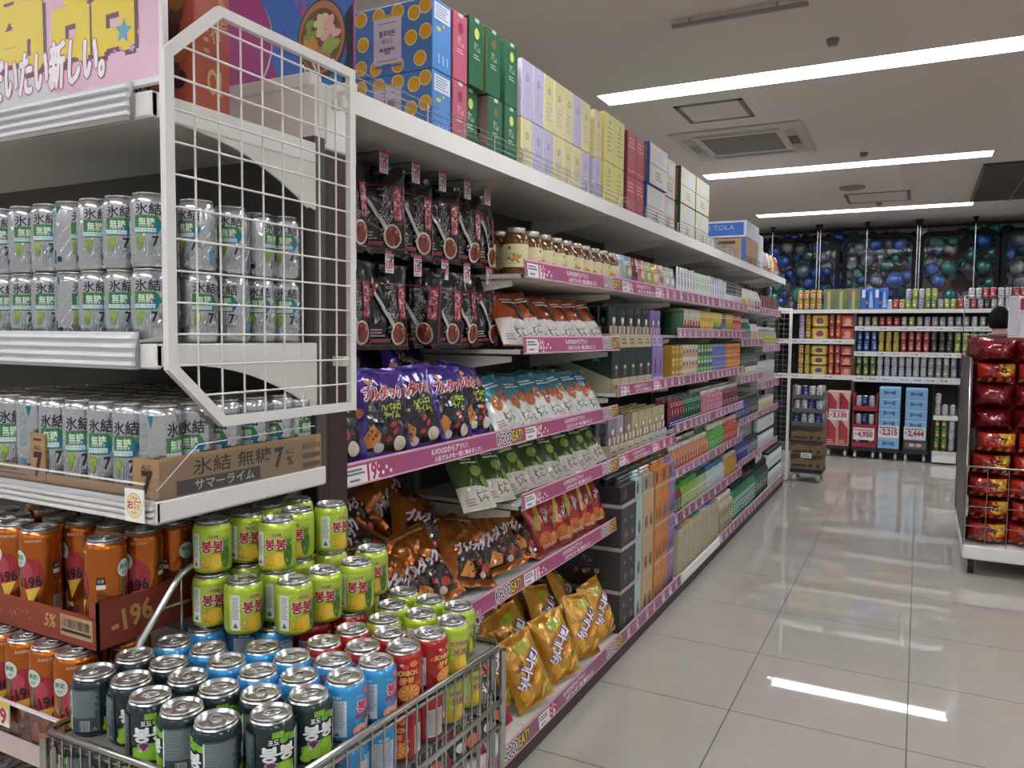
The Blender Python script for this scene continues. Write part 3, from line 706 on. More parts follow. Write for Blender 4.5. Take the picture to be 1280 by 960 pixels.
def amber_art():
    a = Art(); C = 2*pi*CR; k = ink('#22191a'); gr = ink('#2d6b4e')
    for u0 in (-C/4, C/4):
        a.ell(u0+.008, .088, .020, .032, M('#a8333f', .3, metal=.3, var=0), 24); a.ell(u0+.001, .096, .010, .016, M('#c0505a', .3, metal=.3, var=0), 18); a.poly([(u0-.014, .070), (u0-.008, .118), (u0-.012, .122), (u0-.018, .075)], ink('#3e7a4c'))
        a.poly([(u0+.006, .034), (u0+.022, .070), (u0-.002, .066)], M('#e3c34e', .35, metal=.2, var=0)); a.poly([(u0-.020, .012), (u0+.0, .012), (u0-.006, .048), (u0-.018, .040)], M('#d98b3a', .3, metal=.3, var=0))
        a.text('-196', u0+.006, .078, .036, .018, k, .03, rot=.16)
        a.ell(u0-.013, .118, .0135, .0145, ink('#dfe4da'), 24); a.ell(u0-.013, .118, .0122, .0132, ink('#c9d6cc'), 24); a.text('限定', u0-.013, .121, .018, .008, gr, .03); a.text('出荷', u0-.013, .111, .010, .005, gr)
        a.text('SUNTORY', u0+.012, .149, .028, .0048, ink('#ead9c4')); a.text('5%', u0+.002, .024, .014, .007, ink('#eadfd0'), .02); a.ell(u0+.014, .016, .006, .005, ink('#5a3a6c'), 12)
    for u0 in (0, C/2):
        a.rect(u0-.008, .096, u0+.006, .108, k); a.text('お酒', u0-.001, .102, .009, .006, ink('#e8e4dc')); a.rect(u0-.008, .0885, u0+.006, .096, ink('#ded7cc')); a.lines(u0-.008, .058, u0+.008, .086, 7, ink('#7a3a1c'), .5, .4, 9)
        a.rect(u0-.0085, .022, u0+.008, .050, ink('#c9bfb4')); a.bars(u0-.0075, .026, u0+.007, .049, 16, ink('#40352e'))
    return a
AMBER = M('#c26a28', .24, metal=.75, var=.05)
K_AMBER = kit_can('amber_can', CR, .168, AMBER, amber_art(), seg=40)
F45 = radians(45)
def cface(x, y, off=0, th=0): return math.atan2(-x, y)+radians(off-th)
def jit(a=.35): return (rnd.random()-.5)*2*a
CANS = {'dark': [(-1.094, .737), (-1.022, .746), (-.951, .724), (-.883, .721), (-1.094, .806), (-1.022, .812), (-.956, .792), (-.886, .788), (-.814, .719), (-.819, .804), (-.763, .767), (-.757, .834)],
 'blue': [(-1.086, .873), (-1.013, .88), (-.949, .86), (-.878, .856), (-.941, .928), (-.872, .923), (-.812, .874), (-.805, .943), (-.749, .905), (-.743, .972)],
 'red': [(-.867, .992), (-.799, 1.01), (-.739, 1.041), (-.862, 1.06), (-.795, 1.078), (-.733, 1.109)],
 'green': [(-.843, 1.126), (-.801, 1.182), (-.731, 1.178), (-.873, 1.194), (-.827, 1.254), (-.759, 1.248), (-.9, 1.267)]}
KK = {'dark': (K_GRAPE, 'dark green grape drink can'), 'blue': (K_PEACH, 'sky blue peach drink can'), 'red': (K_ORANGE, 'red orange drink can'), 'green': (K_PINE, 'lettered green pineapple can')}
used = []
G_CART = 'fruit drink cans in the wire cart'
def fr(x): return ['by the rim', 'one in from the rim', 'mid basket', 'toward the shelf side', 'against the shelf side'][min(4, int((-.70-x)/.085))]
cells = {}
GR_OFF = {0: 62, 1: 8, 2: -4, 3: 84, 4: 50, 5: 10, 6: 88, 7: 5, 8: 100, 9: 80, 10: 12, 11: 24}
for kind, pts in CANS.items():
    kit, nm = KK[kind]
    row = sorted(range(len(pts)), key=lambda i: pts[i][1])
    for i, (x, y) in enumerate(pts):
        rz = cface(x, y, GR_OFF[i], 90) if kind == 'dark' else cface(x, y, 90*jit(1.0), 90)
        if kind == 'blue' and x > -.78: rz = cface(x, y, 62, 90)
        if kind == 'red' and x > -.78: rz = cface(x, y, 10 if y < 1.07 else 50, 90)
        if kind == 'green': rz = cface(x, y, 12, 0)+jit(.4)
        kit.put((x, y, .8078), (0, 0, rz), '%s in cart, %s nearest of its colour, %s' % (nm.replace(' drink', ''), ORD[row.index(i)], fr(x)), 'can', G_CART)
        used.append((x, y))
L1 = [(-1.090, .957), (-1.014, .958), (-.937, .998), (-.932, 1.068), (-.914, 1.137), (-.945, 1.222), (-1.086, 1.030), (-1.004, 1.030), (-1.024, 1.100), (-1.003, 1.170), (-1.096, 1.101), (-1.090, 1.170)]
L2 = [(-1.092, .962), (-1.086, 1.034), (-1.002, 1.027), (-1.024, 1.099), (-1.001, 1.168), (-1.100, 1.102), (-1.090, 1.170)]
VIS1 = {0, 1, 2, 3, 4, 5, 6, 7, 8, 9, 10, 11}
for i, (x, y) in enumerate(L1): K_SMALL.put((x, y, .9005), (0, 0, radians(55)+jit(.35)), 'short lime pineapple can, lower layer of the pile, %s from the front corner' % ORD[i], 'can', 'short pineapple cans piled on the cart')
for i, (x, y) in enumerate(L2): K_SMALL.put((x, y, .993), (0, 0, radians(52)+jit(.4)), 'short lime pineapple can on top of the pile, %s in from the front corner' % ORD[i], 'can', 'short pineapple cans piled on the cart')
# full cans the pile stands on
sup = 0
for j in range(6):
    for i in range(5):
        x = -1.09+i*.067+(.0335 if j % 2 else 0); y = .942+j*.062
        if x > -.88 or y > 1.26: continue
        if all(hypot(x-a, y-b_) > .0655 for a, b_ in used):
            used.append((x, y)); kind = 'blue' if y < 1.03 else ('red' if y < 1.14 else 'green')
            KK[kind][0].put((x, y, .8078), (0, 0, F45+jit(.8)), '%s half hidden under the short can pile, %s from the front' % (KK[kind][1].replace(' drink', ''), ORD[sup]), 'can', G_CART); sup += 1
# lower tier seen through the cart wires
for i in range(8):
    y = .762+i*.069; kind = 'dark' if i < 2 else 'blue' if i < 4 else 'red' if i < 6 else 'green'
    KK[kind][0].put((-.742, y, .7135), (0, 0, radians(70)+jit(.8)), '%s in the lower cart tier, aisle side, %s from the front' % (KK[kind][1].replace(' drink', ''), ORD[i]), 'can', G_CART)
for i in range(5):
    KK['dark'][0].put((-.815-i*.069, .722, .7135), (0, 0, radians(10)+jit(.8)), 'dark grape can in the lower tier behind the front wires, %s from the aisle corner' % ORD[i], 'can', G_CART)
# wire cart
t = empty('wire_basket_cart', (-.91, .99, 0)); tag(t, 'chrome wire basket cart heaped with coloured drink cans beside the end shelves', 'cart')
ZB = .46
CN = [(-.225, -.307, .819), (.202, -.307, .832), (.213, .322, .812), (-.20, .322, .812)]     # rim corners, front edge first
def cr_(k, f):
    a, b_ = CN[k], CN[(k+1) % 4]; return tuple(a[q]+(b_[q]-a[q])*f for q in range(3))
rb = MB(); loop = [p for k in range(4) for p in (cr_(k, .035), cr_(k, .5), cr_(k, .965))]
rb.tube(loop, .0055, 8, CHROME, closed=True); rb.tube([(p[0]*.985, p[1]*.985, p[2]-.016) for p in loop], .004, 6, CHROME, closed=True); rb.build('rim', t)
wv = MB()
for k, n in ((0, 20), (1, 22), (2, 15), (3, 21)):
    for i in range(1, n): x, y, z = cr_(k, i/n); wv.tube([(x, y, z), (x, y, ZB)], .002, 5, CHROME)
wv.build('upright_wires', t)
bw = MB()
for z, o in ((.703, 0), (.698, .004), (.655, 0), (ZB, 0)): bw.tube([(p[0]*(1-o), p[1]*(1-o), z) for p in CN], .004, 6, CHROME, closed=True)
for i in range(13):
    f = i/12; a_, b_ = cr_(0, f), cr_(2, 1-f)
    for z in (ZB+.002, .705): bw.tube([(a_[0], a_[1]+.003, z), (b_[0], b_[1]-.003, z)], .002, 5, CHROME)
bw.build('basket_floor', t)
bw = MB(); bw.box(-.21, -.295, .8062, .195, .31, .8072, paper('#7d7a76')); bw.box(-.21, -.295, .7085, .195, .31, .7115, paper('#7d7a76')); bw.build('divider_sheets', t)

for q in CN:
    s = MB(); sx = .012 if q[0] < 0 else -.012; ZR = q[2]
    s.tube([(q[0], q[1], .10), (q[0], q[1], ZR-.01)], .007, 8, CHROME); s.tube([(q[0]+sx*2, q[1], .10), (q[0]+sx*2, q[1], ZR-.018)], .005, 6, CHROME)
    lg = s.build('leg', t)
    k = MB(); k.tube([(q[0]-.012, q[1], .04), (q[0]-.008, q[1], .04)], .04, 16, RUBBER); k.tube([(q[0]+.008, q[1], .04), (q[0]+.012, q[1], .04)], .04, 16, RUBBER); k.tube([(q[0]-.016, q[1], .04), (q[0]+.016, q[1], .04)], .006, 8, STEEL); k.tube([(q[0], q[1], .04), (q[0], q[1], .105)], .01, 8, STEEL); k.build('caster', lg)
lb = MB(); lb.tube([(p[0], p[1], .16) for p in CN], .006, 8, CHROME, closed=True); lb.build('lower_frame', t)
hd = MB(); AX = -.207
arch = [(AX, -.20, .82), (AX, -.155, .905), (AX, -.09, .980), (AX, -.076, .994), (AX, -.05, 1.004), (AX, -.01, 1.008), (AX, .30, 1.008), (AX, .318, .99), (AX, .318, .84)]
hd.tube(arch, .0058, 8, M('#d4d4d4', .25, metal=.8, var=0)); hd.tube([(AX, -.118, .945), (AX, .318, .945)], .0028, 6, CHROME); hd.tube([(AX, -.17, .885), (AX, .318, .885)], .0028, 6, CHROME)
for i in range(8): y = -.075+i*.055; hd.tube([(AX, y, .84), (AX, y, 1.003)], .0024, 5, CHROME)
hd.build('back_guard', t)
# end cap: two layers of silver cans on the middle shelf
G2 = 'silver lime cans on the middle end shelf'
CT = [('lower', 1.3935), ('upper', 1.5160)]
fx = [-1.136, -1.206, -1.273, -1.340, -1.407, -1.474, -1.541, -1.608]
for ln, z in CT:
    for i, x in enumerate(fx):
        K_SILV.put((x, .884+.004*jit(), z), (0, 0, cface(x, .88, -12 if (i*5+len(ln)) % 4 else 22, 94)+jit(.18)), 'silver lime can on the middle end shelf, %s layer, front row, %s from the grid' % (ln, ORD[i]), 'can', G2)
    for i, (x, y) in enumerate(((-1.119, .963), (-1.121, 1.040), (-1.132, 1.117), (-1.118, 1.168 if 0 else 1.172))):
        if i == 3: y = 1.1725
        K_SILV.put((x, y, z), (0, 0, cface(x, y, [-25, 0, 60, 5][i] if ln == 'upper' else [15, -20, 0, 5][i], 94)+jit(.1)), 'silver lime can behind the wire grid, middle shelf, %s layer, %s back' % (ln, ORD[i+1]), 'can', G2)
# dense block of tall silver cans on the shelf below
G3 = 'tall silver cans in the cardboard trays'
for r in range(6):
    for c in range(9):
        x = -1.096-c*.0665+.003*jit(); y = .8625+r*.0655+.0005*jit()
        if y > 1.172: y = 1.1725
        K_SILVT.put((x, y, 1.1262), (0, 0, cface(x, y, -16 if (c*7+r*3) % 5 else 60, 94)+jit(.2)), 'tall silver can in the trays, %s row back, %s from the lettered side' % (ORD[r], ORD[c]), 'can', G3)
KRAFT = paper('#a9865e'); KRAFT2 = paper('#8c6c48'); KINK = ink('#33261d')
t = empty('cardboard_tray', (-1.055, .8245, 1.1224)); tag(t, 'open brown cardboard tray with dark Japanese lettering and percent figures, holding tall silver cans', 'tray')
b = MB(); b.box(-.29, .008, 0, -.004, .378, .003, KRAFT2); b.build('tray_base', t)
a = Art(); a.text('氷結 無糖', .155, .0675, .175, .027, KINK, .01); a.rect(.035, .026, .215, .049, ink('#4a4038')); a.text('サマーライム', .135, .0375, .13, .017, ink('#d8cdbc'), .01)
a.text('7', .262, .058, .020, .034, KINK, .04); a.text('ALC.', .291, .066, .026, .010, KINK, .01); a.text('%', .291, .048, .016, .017, KINK, .02)
for q in range(3): a.rect(.325, .028+.018*q, .375, .038+.018*q, ink('#6b5540'))
a.rect(.33, .064, .37, .076, ink('#8a6c4a'))
b = MB(); b.box(-.004, .006, 0, 0, .378, .090, KRAFT); b.art(a, sideR(0), e0=.0004, de=.0002); b.build('side_panel', t)
a = Art(); a.text('ALC.', -.028, .074, .026, .009, KINK, .01); a.text('7', -.028, .050, .022, .033, KINK, .05); 
b = MB(); b.box(-.062, .002, 0, 0, .006, .088, KRAFT); b.art(a, plane(.002), e0=.0004, de=.0002)
b.face([(-.062, .002, .012), (-.062, .006, .012), (-.29, .006, .012), (-.29, .002, .012)], KRAFT); b.box(-.29, .002, 0, -.062, .006, .040, KRAFT); b.build('front_panel', t)
t = empty('cardboard_tray', (-1.350, .8245, 1.1224)); tag(t, 'second brown cardboard tray, cut low in front, further from the lettered tray side', 'tray')
b = MB(); b.box(-.29, .008, 0, -.004, .378, .003, KRAFT2); b.build('tray_base', t)
a = Art(); a.text('ALC.', -.018, .085, .02, .008, KINK, .01); a.text('7', -.018, .055, .020, .04, KINK, .05); a.rect(-.03, .097, -.006, .101, KINK)
b = MB(); b.box(-.04, .002, 0, 0.002, .006, .110, KRAFT); b.box(-.29, .002, 0, -.04, .006, .050, KRAFT); b.art(a, plane(.002), e0=.0004, de=.0002);
a2 = Art(); a2.lines(-.16, .030, -.05, .044, 2, ink('#6b5540'), .4, .3); b.art(a2, plane(.002), e0=.0004); b.build('front_panel', t)
# amber cans: upper tray (open) and the row it stands on
G4 = 'amber 500 ml cans on the lower end shelf'
spots = [(-1.184, .822), (-1.345, .812), (-1.412, .812), (-1.180, .889), (-1.255, .889), (-1.325, .879), (-1.392, .879), (-1.182, .956), (-1.249, .956), (-1.316, .950), (-1.47, .84), (-1.459, .907), (-1.383, .946), (-1.450, .974), (-1.249, 1.023), (-1.182, 1.023), (-1.316, 1.017), (-1.537, .86), (-1.526, .93)]
rot = [78, -42, -46, 150, 40, -50, -46, 60]
for i, (x, y) in enumerate(spots):
    K_AMBER.put((x, y, .9055), (0, 0, cface(x, y, rot[i] if i < 8 else rnd.randint(0, 360), 90)), 'tall orange citrus can in the open reddish tray, %s counted out from the tray corner' % ORD[i], 'can', G4)
t = empty('printed_tray', (-1.146, .779, .9012)); tag(t, 'open brick red cardboard tray printed with gold figures under the orange cans', 'tray')
TR = paper('#8e3d28'); TR2 = paper('#7b3222'); GOLD = ink('#c9a262')
b = MB(); b.box(-.42, .004, 0, -.004, .30, .004, KRAFT); b.build('tray_base', t)
a = Art(); a.poly([(-.095, .012), (-.012, .012), (-.012, .047), (-.095, .047)], ink('#b79a72')); a.bars(-.09, .026, -.018, .041, 26, ink('#2a1d18'), 4); a.rect(-.092, .018, -.016, .023, ink('#2a1d18'))
a.text('5%', -.122, .030, .028, .022, GOLD, .02, skew=.2); a.brush(-.205, .03, .06, .016, 10, GOLD, 4); a.text('-196', -.30, .03, .07, .03, GOLD, .02)
b = MB(); b.box(-.42, 0, 0, 0, .004, .052, TR); b.box(-.02, 0, .05, 0, .004, .078, TR); b.art(a, plane(0), e0=.0004, de=.0002); b.build('front_panel', t)
a = Art(); a.text('-196', .062, .040, .075, .034, ink('#b58a52'), .03, rot=.12); a.text('-196', .20, .040, .08, .034, ink('#9a6a40'), .03, rot=.12)
b = MB(); b.face([(0, 0, 0), (0, .30, 0), (0, .30, .085), (0, .16, .085), (0, .10, .074), (0, 0, .078)], TR2); b.face([(-.004, 0, 0), (-.004, 0, .078), (-.004, .10, .074), (-.004, .16, .085), (-.004, .30, .085), (-.004, .30, 0)], TR); b.box(-.004, 0, 0, 0, .004, .078, TR)
b.art(a, sideR(0), e0=.0004, de=.0002); b.build('side_panel', t)
for i in range(6): K_AMBER.put((-1.193-i*.0655, .772, .7315), (0, 0, cface(-1.193-i*.0655, .77, -28, 90)+jit(.12)), 'tall orange citrus can under the red tray, front row, %s from the cart' % ORD[i], 'can', G4)
for i in range(4): K_AMBER.put((-1.180-i*.068, .862, .7315), (0, 0, jit(3)), 'tall orange can supporting the red tray, second row, %s from the cart' % ORD[i], 'can', G4)
for j in range(3):
    for i in range(4): K_AMBER.put((-1.33-i*.0667, .812+j*.067, .4515), (0, 0, jit(3)), 'tall orange can on the lowest end shelf, %s row, %s from the cart' % (ORD[j], ORD[i]), 'can', G4)
# chocolate coloured carton standing on the upper end shelf
t = empty('snack_carton', (-1.245, .93, 1.7855)); tag(t, 'tall brick orange snack carton with dark picture and cream panel behind the wire grid', 'carton')
b = MB(); Wx, Dy, Hz = .165, .075, .25; OR = paper('#a84b31'); b.box(0, 0, 0, Wx, Dy, Hz, OR, .002)
a = Art(); a.rect(.004, .085, .055, .235, paper('#a68c70')); a.lines(.01, .09, .05, .22, 14, ink('#5d4638'), .45, .3); a.rect(.062, .13, .088, .235, ink('#231a18')); a.rect(.066, .134, .084, .231, paper('#b56242'))
for i in range(9): r = random.Random(i); a.ell(.11+.02*r.random(), .05+.19*i/9, .018, .016, ink(['#2c1512', '#5c2f1a', '#a06a2c', '#3a1a14'][i % 4]), 12)
a.ell(.03, .05, .026, .027, ink('#22201f'), 20); a.brush(.03, .05, .034, .030, 16, ink('#d8d2c8'), 5)
b.art(a, plane(0), e0=.0004, de=.0002)
a = Art(); a.brush(.045, .17, .016, .10, 10, ink('#d0996a'), 6, .05); a.text('O!', .04, .05, .03, .04, ink('#c9a058'), .03); a.lines(.018, .09, .03, .16, 4, ink('#c78a62'), .4, .2)
b.art(a, sideR(Wx), e0=.0004, de=.0002); b.build('printed_carton', t)
# ================================================================ goods on the long aisle shelving
def bag_mesh(name, W, H, T, mat, art=None, seed=0, seal=.07, nu=18, nv=22, back=None, wr=1.0, pinch=.05, art_back=None):
    r = random.Random(seed); cr = [(r.uniform(-1, 1), r.uniform(-.5, .5), r.uniform(.05, .16), r.uniform(-1, 1), r.choice((-1, 1))) for _ in range(26)]
    diag = [(r.uniform(0, 6.28), r.uniform(-.5, .5), r.uniform(.04, .1), r.uniform(-1, 1)) for _ in range(10)]
    off = r.uniform(0, 99)
    def thick(u, v, s):
        vv = min(1, abs(v)/(1-seal)); p = max(0, 1-abs(u)**2.6)**.75*max(0, 1-vv**2.2)**.7
        d = 0
        for u0, sl, w, am, sd in cr:
            if (v > 0) != (sd > 0): continue
            q = abs(u-u0-sl*(1-abs(v)))/w
            if q < 1: d += am*(1-q)*abs(v)**1.3*.24
        for an, o, w, am in diag:
            q = abs(u*cos(an)+v*sin(an)-o)/w
            if q < 1: d += am*(1-q)*.13
        n = noise.noise((u*1.7+off, v*1.7+s*9, s))*.22+noise.noise((u*4+off, v*4, s*3))*.09
        edge = (1-abs(u)**4)*(1-vv**6) if vv < 1 else 0
        return T/2*(p*(1+n*wr)+d*edge*wr)+.0006
    def pt(u, v, s):
        x = u*W/2*(1-pinch*(1-v*v)); z = H/2+v*H/2
        y = thick(u, v, s)*(-1 if s == 0 else 1)
        if abs(v) > 1-seal: y += .0025*sin(u*9+off)+(.004*noise.noise((u*3+off, v, 2)))
        return Vector((x, y, z))
    G = [[pt(2*i/nu-1, 2*j/nv-1, 0) for i in range(nu+1)] for j in range(nv+1)]
    B = [[pt(2*i/nu-1, 2*j/nv-1, 1) for i in range(nu+1)] for j in range(nv+1)]
    b = MB(); vs = [tuple(p) for row in G for p in row]; n1 = len(vs); vs += [tuple(p) for row in B for p in row]; w = nu+1
    fs = [(j*w+i, j*w+i+1, (j+1)*w+i+1, (j+1)*w+i) for j in range(nv) for i in range(nu)]
    b.add(vs[:n1], fs, mat, True)
    b.add(vs[n1:], [tuple(reversed(f)) for f in fs], back or mat, True)
    ring = [(0, i) for i in range(nu)]+[(j, nu) for j in range(nv)]+[(nv, i) for i in range(nu, 0, -1)]+[(j, 0) for j in range(nv, 0, -1)]
    for k in range(len(ring)):
        (j, i), (j2, i2) = ring[k], ring[(k+1) % len(ring)]; b.face([B[j][i], B[j2][i2], G[j2][i2], G[j][i]], mat)
    def fn(u, v, e):
        s = min(max((u/W+.5)*nu, 0), nu-1e-6); t = min(max(v/H*nv, 0), nv-1e-6); i, j = int(s), int(t); a, c = s-i, t-j
        p = (G[j][i]*(1-a)+G[j][i+1]*a)*(1-c)+(G[j+1][i]*(1-a)+G[j+1][i+1]*a)*c
        return (p.x, p.y-e, p.z)
    if art: b.art(art, fn, W/nu, H/nv, e0=.0011, de=.0006, ou=-W/2, smooth=True)
    return b.mesh(name)
def bag_kits(name, W, H, T, mat, artf, n=3, **k):
    ks = [Kit(name, bag_mesh(name, W, H, T, mat, artf(), seed=11*i+len(name), nu=24, nv=28, **k)) for i in range(n)]
    for q in ks: q.hw = W/2
    return ks
LR = lambda h: M(h, .24, coat=.6, var=.08, bump=.7, bs=17)
SIDE = radians(90)
def aisle(kits, i, x, y, z, lean=0, roll=0, yaw=0): return kits[i % len(kits)], (x, y, z), (radians(-lean), radians(roll), SIDE+radians(yaw))
def put(kits, i, x, y, z, lean, roll, yaw, label, cat, group):
    k = kits[i % len(kits)]; hw = getattr(k, 'hw', 0); z += hw*abs(sin(radians(roll)))*cos(radians(lean))*.9+(sin(radians(max(0, lean)))*.012 if hw else 0)
    k, l, r = aisle(kits, i, x, y, z, lean, roll, yaw); return k.put(l, r, label, cat, group)
# ---- purple snack bags
def art_purple():
    a = Art(); W, H = .20, .25; a.layer = 0
    a.poly([(-.055, .02), (.07, .02), (.083, .10), (.078, .17), (.03, .195), (-.03, .185), (-.06, .12)], LR('#211a22'))
    a.text('ブルダック', .004, .172, .125, .038, ink('#a8283e'), .05, rot=.12, out=ink('#eee9ea'), ow=.06, skew=.2, multi=6)
    a.text('ハバネロ', .02, .132, .062, .017, ink('#b6cf3a'), .06, rot=.1, multi=5); a.text('ライム', .022, .112, .05, .017, ink('#b6cf3a'), .06, rot=.1, multi=5)
    a.poly([(-.072, .045), (-.045, .085), (-.012, .062), (-.020, .030), (-.055, .026)], LR('#c97f35')); a.ell(-.035, .20, .014, .009, LR('#c99a52'), 10); a.ell(-.078, .115, .012, .014, LR('#c07a38'), 9)
    for x, y in ((.01, .05), (.03, .07), (.055, .045), (.04, .03), (.02, .085)): a.ell(x, y, .011, .007, LR('#b3322a'), 8, x*30)
    a.ell(.045, .040, .020, .018, LR('#d8cbb8'), 14); a.ell(-.02, .028, .016, .012, LR('#cfc6bb'), 12)
    return a
PURP = foil('#45288a')
K_PUR = bag_kits('purple_snack_bag', .20, .25, .085, PURP, art_purple, 3, wr=1.2)
g = 'purple snack bags on the shelf beside the brown post'
for i, (y, x, z, ln, rl, yw) in enumerate(((1.455, -1.225, 1.074, 22, -4, -16), (1.625, -1.222, 1.074, 20, 5, -20), (1.80, -1.225, 1.074, 20, -5, -22), (1.965, -1.225, 1.074, 20, 4, -14), (2.125, -1.235, 1.074, 26, 10, -8))):
    put(K_PUR, i, x, y, z, ln, rl, yw, 'purple snack bag above the 199 price card, front row, %s from the post' % ORD[i], 'snack bag', g)
for i, (y, x, z, ln, rl, yw) in enumerate(((1.52, -1.36, 1.125, 26, 14, -10), (1.735, -1.37, 1.135, 30, -12, -20), (1.955, -1.37, 1.145, 34, 25, -10), (2.13, -1.38, 1.12, 28, -10, 0))):
    put(K_PUR, i+1, x, y, z, ln, rl, yw, 'purple snack bag leaning behind the front purple row, %s from the brown post' % ORD[i], 'snack bag', g)
# ---- black hanging packs with peg hooks and price tags
def art_black():
    a = Art(); W, H = .155, .235; bor = LR('#6e1f2c')
    for q in ((-.074, .010, .074, .014), (-.074, .178, .074, .182), (-.074, .010, -.069, .182), (.069, .010, .074, .182)): a.rect(*q, bor, False)
    a.rect(.036, .085, .066, .176, LR('#8e3040')); 
    for i, ch in enumerate('ブルダック'): a.text(ch, .008+.006*(i % 2), .163-.026*i, .026, .024, ink('#1a1517'), .03, out=ink('#d9d2cd'), ow=.06)
    for i in range(4): a.brush(.051, .163-.021*i, .022, .018, 7, ink('#e0b9b9'), 3+i, .18)
    a.poly([(-.064, .165), (-.054, .165), (.018, .066), (.008, .060)], LR('#b6b0ac')); a.ell(.030, .044, .026, .032, LR('#cdc4bb'), 18, .3); a.ell(.031, .044, .021, .027, LR('#7c3423'), 18, .3)
    for i in range(9): r = random.Random(i); a.ell(.031+.03*(r.random()-.5), .044+.036*(r.random()-.5), .006, .004, LR(['#a8502e', '#57211a', '#c07a42', '#8e2c22'][i % 4]), 7, r.random()*3)
    for i in range(5): a.poly([(-.05, .070), (-.047, .072), (-.055+.014*i, .100+.008*(i % 2))], LR('#c9c4c2'))
    a.rect(-.060, .020, .004, .030, LR('#8e3040')); a.lines(-.060, .034, -.012, .058, 3, LR('#a59a98'), .5, .3)
    a.poly([(-.066, .15), (-.05, .176), (-.04, .17), (-.058, .14)], LR('#74222e'))
    a.ell(0, .215, .014, .005, ink('#4a4648'), 12)
    return a
BLK = foil('#151113', .22)
K_BLK = bag_kits('black_hanging_pack', .155, .235, .035, BLK, art_black, 3, seal=.12, wr=1.5)
def hook_kit(price):
    b = MB(); b.tube([(0, .34, 0), (0, .0, 0), (0, -.012, .012)], .0025, 6, STEEL); b.tube([(0, .34, .03), (0, -.004, .03)], .002, 6, STEEL)
    c = MB(); a = Art(); a.rect(-.0185, -.03, .0185, .03, paper('#cfcace')); a.rect(-.0185, .02, .0185, .03, ink('#b03a62')); a.lines(-.015, .008, .015, .018, 2, ink('#4a4448'), .6, .1); a.text(price, 0, -.008, .028, .020, ink('#b0264a'), .05); a.lines(-.012, -.027, .012, -.022, 1, GREYINK)
    c.box(-.0185, .001, -.03, .0185, .0025, .03, paper('#d8d4d6')); c.art(a, plane(.001), e0=.0003, de=.0002)
    cm_ = c.mesh('price_tag')
    return Kit('peg_hook', b.mesh('peg_hook'), (('price_tag', cm_),))
HK = {'159': hook_kit('159')}
rows = (('upper', 1.895, 1.862, ((1.585, -10), (1.72, -30), (1.87, -18), (2.01, -22), (2.155, -12), (2.285, 5))), ('lower', 1.632, 1.602, ((1.585, -10), (1.745, -14), (1.88, -70), (2.025, -20), (2.155, -8), (2.30, 0))))
for rn, zt, zb, ys_ in rows:
    for i, (y, yw) in enumerate(ys_):
        h = HK['159'].put((-1.285, y, zt+.005-.03), (0, 0, SIDE), 'wire peg hook with a small 159 price tag, %s row, %s from the brown post' % (rn, ORD[i]), 'hook', 'peg hooks holding black packs')
        for q in range(2):
            put(K_BLK, i+q, -1.305-.055*q, y+.01+.012*q, zb-.235, 3+2*q, jit(3), yw+jit(6), 'black hanging snack pack, %s row, %s hook from the brown post, %s' % (rn, ORD[i], ['front pack', 'pack behind'][q]), 'snack pack', 'black packs on peg hooks')
# ---- orange chip bags, a loose heap
def art_orange():
    a = Art(); a.poly([(-.08, .02), (.085, .02), (.085, .12), (.02, .15), (-.07, .09)], LR('#2a1a18'))
    a.text('ブルダック', .005, .125, .15, .040, ink('#d9d2d6'), .05, rot=.16, out=ink('#7c2b4a'), ow=.05, skew=.25, multi=6); a.brush(.03, .09, .07, .014, 12, ink('#3f7a3a'), 5)
    a.poly([(-.07, .03), (-.035, .075), (.0, .05), (-.01, .025)], LR('#d98a2e')); a.ell(.05, .05, .018, .014, LR('#b33a2a'), 10); a.ell(.03, .03, .016, .011, LR('#c9b19a'), 10); a.ell(.015, .065, .012, .008, LR('#a82c22'), 9)
    a.poly([(-.095, .232), (.095, .232), (.095, .243), (-.095, .243)], LR('#d99a52'))
    return a
ORG = M('#bb6c2c', .2, metal=.65, bump=.9, bs=15, coat=.5, var=.2, vs=18)
K_ORG = bag_kits('orange_chip_bag', .21, .26, .085, ORG, art_orange, 4, back=foil('#8f8a86', .25), wr=1.8)
heap = [(1.50, -1.24, .60, 50, -25, 0), (1.70, -1.23, .585, 45, 18, -15), (1.92, -1.235, .582, 42, -14, -20), (2.13, -1.235, .582, 40, 12, -16), (2.335, -1.23, .582, 38, -10, -22), (2.50, -1.23, .582, 54, 16, -10),
 (1.56, -1.34, .70, 55, 30, 10), (1.78, -1.35, .69, 50, -35, 0), (2.0, -1.36, .68, 48, 28, -25), (2.2, -1.36, .65, 56, -20, -5), (2.42, -1.37, .64, 56, 14, -15), (1.60, -1.42, .76, 46, -20, -30), (1.85, -1.44, .76, 52, 15, 12), (2.10, -1.45, .74, 44, -32, -8), (1.50, -1.31, .80, 60, 10, -20), (2.60, -1.32, .60, 56, -18, -10), (2.30, -1.29, .63, 54, 24, -20), (2.56, -1.43, .65, 52, 10, -5)]
for i, (y, x, z, ln, rl, yw) in enumerate(heap):
    put(K_ORG, i, x, y, z, ln, rl, yw, 'copper orange chip bag in the loose heap, %s row, %s from the brown post' % (('front' if i < 6 else 'middle' if i < 11 else 'back'), ORD[i if i < 6 else i-6 if i < 11 else i-11]), 'snack bag', 'orange chip bags heaped on the shelf')
